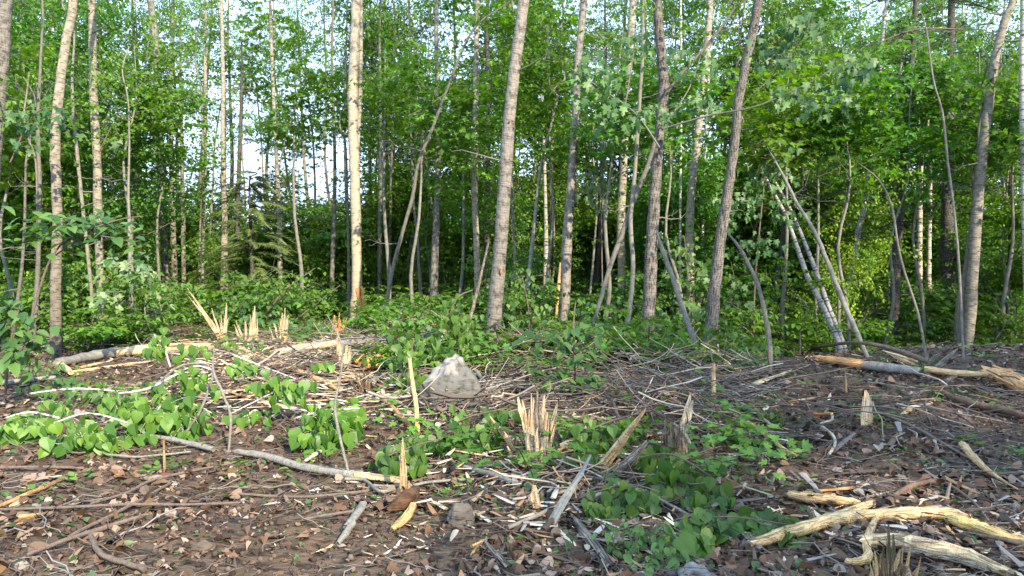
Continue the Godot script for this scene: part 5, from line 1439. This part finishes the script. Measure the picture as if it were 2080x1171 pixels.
	leafy("felled_aspen_top", "big dark heart leaves draped before the dark weathered stump", "fallen branch", G, [[1390, 975, 66, 40, 0, 52], [1340, 935, 40, 32, 0, 26], [1450, 1010, 40, 26, 0, 20]], 1, 0.14, ASP * 0.65, 0.75, [[0, [1300, 930, 3], [1370, 925, 4], [1460, 980, 3]]])
	leafy("felled_aspen_top", "leaves under the leaning split planks, foreground", "fallen branch", G, [[1270, 1010, 56, 36, 0, 44], [1225, 1040, 40, 24, 0, 20]], 1, 0.1, ASP * 0.7, 0.6, [[0, [1210, 1000, 3], [1280, 985, 3], [1340, 1000, 2]]])
	leafy("felled_aspen_top", "flat leaves on the soil beside the peeled log's left end", "fallen branch", G, [[1440, 1070, 56, 30, 0, 34], [1560, 1070, 60, 24, 0, 30], [1400, 1110, 46, 24, 0, 20]], 1, 0.13, ASP * 0.7, 0.35, [[0, [1380, 1060, 3], [1480, 1050, 3], [1600, 1066, 2]]])
	leafy("felled_aspen_top", "shaded leaf scatter at the bottom, right of the long weathered plank", "fallen branch", G, [[1300, 1090, 80, 40, 0, 60], [1330, 1140, 70, 22, 0, 30]], 3, 0.07, DARK * 1.2, 0.3, [[0, [1250, 1080, 3], [1330, 1060, 3], [1400, 1090, 2]]])
	leafy("leafy_sprout", "low green plant on dark soil right of the weathered stump", "shrub", S, [[1540, 895, 36, 20, 0, 22], [1485, 882, 20, 20, 0, 10]], 3, 0.12, ASP * 0.75, 0.25, [[0, [1530, 915, 2], [1550, 890, 2]]])
	leafy("leafy_sprout", "small plant behind the pale square peg", "shrub", S, [[1560, 845, 30, 16, 0, 20]], 3, 0.09, ASP * 0.75, 0.25, [[0, [1560, 860, 2], [1570, 835, 2]]])
	leafy("leafy_sprout", "low sunlit greens on the bank below the white birch pair", "shrub", S, [[1590, 715, 60, 12, 0, 36], [1530, 722, 40, 12, 0, 20]], 3, 0.12, ASP * 0.95, 0.3, [])
	leafy("leafy_sprout", "sparse green leaves on the pale slope near the right edge", "shrub", S, [[1930, 800, 70, 14, 0, 26], [2010, 815, 50, 12, 0, 14]], 3, 0.08, ASP * 0.8, 0.2, [])
	# left-hand shrubs
	leafy("hobblebush", "broad-leaved shrub reaching across the two left aspens", "shrub", S, [[150, 455, 100, 38, 8.6, 62], [230, 470, 70, 40, 8.8, 40], [90, 480, 70, 40, 8.4, 34], [250, 520, 40, 24, 8.8, 12]], 3, 0.2, DARK * 1.25, 0.15, [[8.6, [40, 760, 6], [70, 620, 5], [120, 500, 4], [230, 450, 3], [290, 440, 2]], [8.6, [110, 520, 3], [180, 480, 3], [260, 490, 2]]])
	leafy("hobblebush", "dark big-leaved shrub at the left edge, waist high", "shrub", S, [[28, 660, 46, 60, 7.2, 44], [20, 730, 40, 40, 7.0, 24], [70, 700, 36, 40, 7.4, 20]], 3, 0.17, DARK * 1.1, 0.3, [[7.2, [10, 800, 5], [20, 700, 4], [40, 620, 3]], [7.2, [14, 740, 3], [70, 680, 2]]])
	leafy("hobblebush", "leafy shrub between the left edge and the blackened-foot aspen's foot", "shrub", S, [[90, 750, 60, 24, 0, 30], [140, 775, 50, 16, 0, 18]], 3, 0.12, DARK * 1.1, 0.3, [[0, [90, 770, 2], [100, 730, 2]]])
	leafy("maple_sprout", "pale sunlit maple sprout with drooping leaves, left", "sapling", S, [[275, 545, 42, 28, 12.4, 30], [225, 610, 44, 26, 12.4, 24], [300, 580, 22, 20, 12.4, 10], [240, 655, 34, 20, 12.4, 14]], 2, 0.22, PALEGREEN * 1.25, 0.55, [[12.4, [262, 690, 4], [264, 600, 4], [280, 530, 3]], [12.4, [262, 620, 3], [215, 590, 2]]])
	leafy("maple_sprout", "grey-green maple leaves beside the grey aspen at the left, upper", "sapling", S, [[80, 240, 62, 34, 10.0, 40], [60, 290, 40, 26, 10.0, 14]], 2, 0.15, BLUE, 0.6, [[10.0, [20, 330, 3], [70, 230, 3], [130, 220, 2]]])
	leafy("maple_sprout", "two pale maple leaf tufts beside the bulged aspen", "sapling", S, [[215, 245, 16, 10, 11.0, 6], [238, 294, 12, 10, 11.0, 5]], 2, 0.17, PALEGREEN, 0.4, [[11.0, [200, 310, 2], [225, 258, 2]]])
	leafy("understory_shrub", "dense green shrub behind the half-peeled log", "shrub", S, [[190, 600, 70, 60, 12.8, 70], [310, 640, 60, 34, 13.5, 44], [255, 690, 60, 26, 12.4, 30], [170, 680, 50, 36, 12.0, 30]], 3, 0.17, DARK * 1.3, 0.35, [[12.8, [190, 740, 4], [190, 640, 3], [220, 560, 2]], [13, [270, 720, 3], [300, 640, 2]]])
	# upper right, boughs of nearby maples
	leafy("maple_bough", "grey-green maple bough hanging at the top right, big drooping leaves", "tree branch", S, [[1640, 52, 60, 26, 8.6, 34], [1580, 110, 60, 50, 8.8, 40], [1730, 140, 50, 40, 8.8, 32], [1700, 200, 60, 40, 9.0, 32], [1600, 195, 50, 30, 8.8, 24]], 2, 0.14, BLUE, 0.75, [[8.8, [1346, 262, 3.5], [1440, 235, 3.5], [1540, 215, 3], [1640, 170, 2.5], [1730, 120, 2]], [8.8, [1500, 222, 2], [1600, 120, 2], [1650, 40, 1.5]]], "young_bark", Color(0.5, 0.5, 0.48))
	leafy("maple_bough", "green maple bough crossing the grey aspen, drooping leaves", "tree branch", S, [[1215, 165, 50, 60, 10.4, 34], [1255, 235, 54, 40, 10.4, 26], [1180, 150, 24, 26, 10.4, 10], [1290, 90, 36, 30, 10.4, 16], [1310, 220, 30, 40, 10.4, 14]], 2, 0.16, Color(0.10, 0.22, 0.06), 0.7, [[10.4, [1340, 300, 4], [1290, 230, 4], [1220, 180, 3], [1160, 140, 2]], [10.4, [1270, 215, 3], [1290, 90, 2]]], "young_bark", Color(0.8, 0.8, 0.8))
	leafy("maple_bough", "small green maple bough between the furrowed aspens near the top", "tree branch", S, [[1420, 120, 60, 40, 10.6, 24], [1395, 215, 50, 30, 10.6, 18], [1440, 210, 40, 30, 10.6, 12]], 2, 0.15, Color(0.09, 0.2, 0.05), 0.7, [[10.6, [1345, 260, 3], [1400, 180, 3], [1430, 90, 2]]], "young_bark", Color(0.8, 0.8, 0.8))
	leafy("maple_bough", "lime green leaf fan on the long dark bough, centre top", "tree branch", S, [[855, 240, 44, 14, 13.6, 24], [880, 205, 34, 12, 13.6, 16], [920, 110, 24, 10, 13.6, 8]], 2, 0.15, ASP * 1.2, 0.15, [[13.6, [905, 190, 3], [870, 215, 2], [830, 235, 2]]])
	leafy("maple_bough", "pale sunlit maple leaves deep between grey and yellow-topped aspens", "sapling", S, [[1225, 290, 30, 36, 15.0, 30], [1215, 360, 34, 40, 15.0, 36], [1195, 400, 30, 30, 15.0, 18]], 2, 0.17, PALEGREEN * 1.1, 0.55, [[15.0, [1225, 640, 3], [1222, 450, 3], [1226, 290, 2]]])
	leafy("understory_shrub", "grey-green drooping maple leaves right of the leaning furrowed aspen", "sapling", S, [[1560, 330, 60, 60, 12.6, 60], [1500, 420, 50, 50, 12.6, 50], [1590, 420, 50, 40, 12.8, 36], [1530, 500, 60, 40, 12.6, 36]], 2, 0.16, BLUE * 1.25, 0.7, [[12.6, [1530, 720, 4], [1535, 560, 4], [1560, 300, 2]]])
	leafy("understory_shrub", "green shrub filling the space between the two furrowed aspens", "shrub", S, [[1390, 520, 56, 60, 13.0, 64], [1420, 600, 50, 50, 13.0, 46], [1385, 640, 44, 36, 12.6, 30], [1500, 600, 50, 50, 12.6, 44]], 2, 0.15, Color(0.11, 0.22, 0.05), 0.5, [[13.0, [1400, 730, 3], [1400, 600, 3], [1390, 480, 2]]])
	leafy("maple_bough", "yellow-green layered maple leaves at the top, right of centre", "tree branch", S, [[1840, 40, 70, 40, 12.0, 50], [1800, 90, 60, 26, 12.0, 30], [1880, 100, 60, 30, 12.0, 30]], 2, 0.14, ASP, 0.2, [[12.0, [1960, 60, 3], [1860, 60, 3], [1780, 90, 2]]])
	leafy("felled_maple_top", "feathery green felled top left of the bright sunlit aspen", "fallen branch", G, [[590, 575, 70, 30, 14.5, 80], [540, 610, 70, 24, 14.5, 56], [640, 610, 46, 30, 14.5, 50], [590, 650, 80, 20, 14.2, 44]], 3, 0.13, ASP, 0.25, [[14.5, [520, 660, 3], [580, 590, 3], [640, 545, 2]], [14.5, [600, 650, 3], [690, 580, 2]]])
	leafy("felled_maple_top", "blue-green maple leaves heaped behind the pale stumps", "fallen branch", G, [[540, 655, 60, 22, 13.6, 50], [630, 665, 50, 20, 13.4, 40], [470, 625, 40, 26, 14.5, 30], [600, 690, 50, 10, 12.6, 20]], 2, 0.16, BLUE * 1.1, 0.4, [])
	leafy("understory_shrub", "green shrub behind the thickest aspen, right side", "shrub", S, [[1070, 640, 50, 40, 12.5, 56], [1100, 590, 40, 40, 13.5, 36], [1050, 580, 24, 40, 13.5, 22], [1220, 640, 70, 40, 12.0, 56], [1100, 690, 60, 20, 11.0, 30]], 3, 0.15, Color(0.11, 0.23, 0.045), 0.4, [[12.5, [1070, 720, 3], [1075, 640, 3], [1060, 560, 2]]])
	leafy("leafy_sprout", "shaded broad leaves at the foot of the leaning furrowed aspen", "shrub", S, [[1500, 690, 40, 20, 0, 22], [1460, 640, 30, 30, 12.0, 18]], 3, 0.15, DARK, 0.3, [])


func build_litter() -> void:
	var soils := [Color(0.165, 0.105, 0.068), Color(0.225, 0.155, 0.108), Color(0.085, 0.052, 0.034), Color(0.28, 0.22, 0.17), Color(0.155, 0.085, 0.05), Color(0.115, 0.075, 0.05), Color(0.065, 0.043, 0.03)]
	var woods := [Color(0.56, 0.43, 0.27), Color(0.62, 0.52, 0.36), Color(0.44, 0.29, 0.15), Color(0.5, 0.42, 0.32), Color(0.34, 0.2, 0.1)]
	var barks := [Color(0.11, 0.08, 0.058), Color(0.16, 0.122, 0.095), Color(0.22, 0.19, 0.16), Color(0.07, 0.05, 0.04)]
	var sets := [
		# name, mesh, material, count, size range, colours, lift, tilt, label, nearest, farthest
		["dead_leaves", "dead_leaf", "dead_leaf", 11000, 0.03, 0.105, soils, 0.012, 0.45, "brown dead leaves littering the torn ground", 2.4, 17.0],
		["lobed_dead_leaves", "dead_maple", "dead_leaf", 6000, 0.035, 0.115, soils, 0.012, 0.45, "lobed brown dead leaves littering the torn ground", 2.4, 15.0],
		["curled_dead_leaves", "dead_curl", "dead_leaf", 6000, 0.03, 0.1, soils, 0.012, 0.6, "curled pinkish dead leaves littering the torn ground", 2.4, 15.0],
		["wood_chips", "chip", "chip", 5200, 0.03, 0.15, woods, 0.012, 0.22, "pale wood chips and slivers scattered over the ground", 2.4, 18.0],
		["twigs", "twig", "chip", 8500, 0.10, 0.7, barks, 0.02, 0.16, "thin broken twigs strewn over the ground", 2.4, 18.0],
		["clods", "clod", "clod", 20000, 0.006, 0.05, [Color(0.03, 0.02, 0.015), Color(0.075, 0.052, 0.038), Color(0.13, 0.095, 0.07), Color(0.05, 0.035, 0.026)], 0.0, 3.0, "crumbs and clods of dark soil", 2.4, 10.0],
		["green_shreds", "green", "leaf", 7500, 0.03, 0.075, [Color(0.1, 0.19, 0.06), Color(0.14, 0.23, 0.1), Color(0.07, 0.14, 0.04)], 0.012, 0.5, "torn green leaf shreds scattered over the ground", 2.4, 17.0],
	]
	meshes["green"] = litter("dead_leaf")
	for st in sets:
		var m: Mesh = meshes["green"] if st[1] == "green" else litter(st[1])
		var pl: Array[Transform3D] = []
		var tn := PackedColorArray()
		var tries := 0
		while pl.size() < st[3] and tries < st[3] * 3:
			tries += 1
			var d: float = st[10] + (st[11] - st[10]) * pow(rng.randf(), 1.15)
			var x := rng.randf_range(-0.84, 0.84) * (d + 0.6)
			var z := -d
			var px := 1040.0 + x / d * FOCAL
			# bare trampled soil at the lower left of centre and on the right slope; greenery lies where the tops fell
			var bare := maxf(clampf(1.25 - Vector2((x + 1.15) / 1.0, (d - 3.7) / 0.6).length(), 0, 1), clampf(1.2 - Vector2((x - 4.4) / 1.2, (d - 6.3) / 1.1).length(), 0, 1) * 0.8)
			var patch := 0.5 + 0.9 * patch_noise.get_noise_2d(x * 1.3 + st[3], z * 1.3)
			if st[1] != "clod" and rng.randf() < bare * 0.5: continue
			if st[1] != "clod" and rng.randf() > patch + 0.25: continue
			if st[1] == "chip" and d < 6.0 and px < 700 and rng.randf() < 0.6: continue
			if st[1] == "green" and (px > 1650 or px < 500) and rng.randf() < 0.6: continue
			if st[1] == "chip" and rng.randf() > clampf(patch_noise.get_noise_2d(x * 1.1 + 50.0, z * 1.1) * 1.8 + 0.45, 0.08, 1.0): continue
			var k := lerpf(st[4], st[5], pow(rng.randf(), 2.6)) * (1.0 if bare < 0.3 or st[1] == "clod" else 0.6)
			var p := Vector3(x, ground(x, z) + st[7] + (0.03 * rng.randf() if st[1] == "twig" else 0.02 * rng.randf() * k / st[5]), z)
			var b := Basis(Vector3.UP, rng.randf() * TAU) * Basis(Vector3.RIGHT, rng.randfn(0, st[8])) * Basis(Vector3.BACK, rng.randfn(0, st[8]))
			var sc := Vector3(k, k, k)
			if st[1] == "twig":
				sc = Vector3(k, minf(k, 0.38), minf(k, 0.38))
				if rng.randf() < 0.12: sc *= Vector3(1, 2.0, 2.0)
			elif st[1] == "chip":
				sc = Vector3(k, k * rng.randf_range(0.5, 1.4), k * rng.randf_range(0.5, 1.4))
			pl.append(Transform3D(b * Basis.from_scale(sc), p))
			tn.append(vary(st[6][rng.randi() % st[6].size()], 0.2))
		var o := many(st[0], m, mats[st[2]], pl, tn, self)
		tag(o, st[9], "", "", "stuff")
	# a mat of splinters and chips in the sunlit middle
	var pl2: Array[Transform3D] = []
	var tn2 := PackedColorArray()
	for i in 950:
		var q := on_ground(rng.randf_range(330, 1000), rng.randf_range(672, 830)) if i < 750 else on_ground(rng.randf_range(900, 1300), rng.randf_range(880, 1080))
		q += Vector3(rng.randfn(0, 0.3), 0, rng.randfn(0, 0.3))
		var k := rng.randf_range(0.08, 0.5) * (0.8 if i < 750 else 0.35)
		q.y = ground(q.x, q.z) + 0.02 + 0.05 * rng.randf()
		pl2.append(Transform3D(Basis(Vector3.UP, rng.randfn(0, 1.1) + (PI if rng.randf() < 0.5 else 0.0)) * Basis(Vector3.BACK, rng.randfn(0, 0.12)) * Basis.from_scale(Vector3(k, minf(k, 0.2), minf(k, 0.2))), q))
		tn2.append(vary(woods[rng.randi() % 5] * 0.9, 0.25))
	tag(many("splinter_mat", litter("chip"), mats["chip"], pl2, tn2, self), "mat of long pale splinters between the stumps", "", "", "stuff")
	# bigger broken pieces, too many and too jumbled to tell apart
	pl2 = []
	tn2 = PackedColorArray()
	for i in 260:
		var q := on_ground(rng.randf_range(1000, 2080), rng.randf_range(800, 1160))
		if i % 3 == 0: q = on_ground(rng.randf_range(420, 1000), rng.randf_range(700, 860))
		var k := rng.randf_range(0.14, 0.42) * clampf(-q.z / 6.0, 0.45, 1.0)
		q.y = ground(q.x, q.z) + 0.025 + 0.03 * rng.randf()
		pl2.append(Transform3D(Basis(Vector3.UP, rng.randf() * TAU) * Basis(Vector3.BACK, rng.randfn(0, 0.2)) * Basis.from_scale(Vector3(k, k * rng.randf_range(0.5, 1.1), k * rng.randf_range(0.5, 1.0))), q))
		tn2.append(vary((woods if i % 3 == 0 else barks)[rng.randi() % 4], 0.25))
	tag(many("wood_fragments", litter("chip"), mats["chip"], pl2, tn2, self), "jumble of broken wood and bark fragments", "", "", "stuff")
	# tangle of thin brushwood behind the big-leaved sapling and in the left shade
	pl2 = []
	tn2 = PackedColorArray()
	for i in 1250:
		var q := on_ground(rng.randf_range(960, 1560), rng.randf_range(690, 830)) if i < 700 else on_ground(rng.randf_range(0, 330), rng.randf_range(672, 722))
		if i > 900: q = on_ground(rng.randf_range(430, 1000), rng.randf_range(670, 800))
		if i > 1170: q = on_ground(rng.randf_range(1300, 2080), rng.randf_range(790, 900))
		var k := rng.randf_range(0.4, 1.5)
		q.y = ground(q.x, q.z) + 0.03 + 0.28 * rng.randf() * rng.randf()
		pl2.append(Transform3D(Basis(Vector3.UP, rng.randf() * TAU) * Basis(Vector3.BACK, rng.randfn(0, 0.2)) * Basis.from_scale(Vector3(k, 0.7, 0.7)), q))
		tn2.append(vary(barks[rng.randi() % 3] if i % 9 else woods[rng.randi() % 4] * 0.8, 0.25))
	tag(many("brushwood", litter("twig"), mats["chip"], pl2, tn2, self), "tangle of thin grey brushwood on the ground", "", "", "stuff")
	# heaps of slash: branches thrown over one another
	pl2 = []
	tn2 = PackedColorArray()
	for h in [[600, 760, 0.7, 0.16, 60], [860, 700, 0.8, 0.4, 110], [1090, 735, 0.9, 0.4, 150], [1240, 745, 0.9, 0.35, 90], [1400, 760, 0.8, 0.3, 80], [1560, 720, 0.8, 0.25, 50], [1660, 700, 0.9, 0.22, 50], [1900, 705, 1.0, 0.22, 50], [930, 845, 0.5, 0.22, 60], [1330, 850, 0.6, 0.25, 70], [190, 700, 0.9, 0.3, 80], [1180, 1000, 0.45, 0.07, 30]]:
		var c := on_ground(h[0], h[1])
		for i in h[4]:
			var u := Vector2(rng.randfn(0, 0.5), rng.randfn(0, 0.4)) * float(h[2])
			var x := c.x + u.x * 1.5
			var z := c.z + u.y
			var y := ground(x, z) + 0.03 + float(h[3]) * exp(-u.length_squared() * 1.5) * rng.randf()
			var k := rng.randf_range(0.35, 1.3)
			var th := rng.randf_range(0.35, 1.1) * (2.2 if rng.randf() < 0.08 else 1.0)
			pl2.append(Transform3D(Basis(Vector3.UP, rng.randf() * TAU) * Basis(Vector3.BACK, rng.randfn(0, 0.35)) * Basis.from_scale(Vector3(k, th, th)), Vector3(x, y, z)))
			tn2.append(vary(barks[rng.randi() % 4] * 1.2 if i % 6 else woods[rng.randi() % 5] * 0.9, 0.3))
	tag(many("slash_heaps", litter("twig"), mats["chip"], pl2, tn2, self), "heaps of broken branches thrown over one another", "", "", "stuff")
	# low sprigs of green on the torn ground
	pl2 = []
	for i in 700:
		var d := rng.randf_range(4.5, 15.0)
		var x := rng.randf_range(-0.8, 0.8) * d
		if patch_noise.get_noise_2d(x + 30.0, d) < 0.08: continue
		pl2.append(Transform3D(Basis(Vector3.UP, rng.randf() * TAU).scaled(Vector3.ONE * rng.randf_range(0.3, 0.75)), Vector3(x, ground(x, -d) + 0.01, -d)))
	tag(many("ground_sprigs", meshes["fern_0"], mats["leaf"], pl2, tints(pl2.size(), Color(1.1, 1.1, 1.2), 0.25), self), "small green sprigs and crushed leaves on the ground", "", "", "stuff")
	# felled green foliage lying over the middle of the clearing
	pl2 = []
	for i in 1000:
		var u := rng.randf()
		var q := on_ground(rng.randf_range(780, 1560), rng.randf_range(662, 760))
		if u < 0.25: q = on_ground(rng.randf_range(330, 780), rng.randf_range(655, 700))
		elif u < 0.32: q = on_ground(rng.randf_range(780, 1560), rng.randf_range(800, 980))
		if patch_noise.get_noise_2d(q.x * 1.5 + 9.0, q.z * 1.5) < 0.0: continue
		q.y = ground(q.x, q.z) + rng.randf_range(0.02, 0.22)
		pl2.append(Transform3D(Basis(Vector3.UP, rng.randf() * TAU) * Basis(Vector3.RIGHT, rng.randfn(0, 0.3)) * Basis.from_scale(Vector3(1, 0.45, 1) * rng.randf_range(0.5, 0.95)), q))
	tag(many("felled_foliage", meshes["maple_1"], mats["leaf"], pl2, tints(pl2.size(), Color(1.1, 1.1, 1.3), 0.3), self), "felled green foliage strewn over the middle of the clearing", "", "", "stuff")
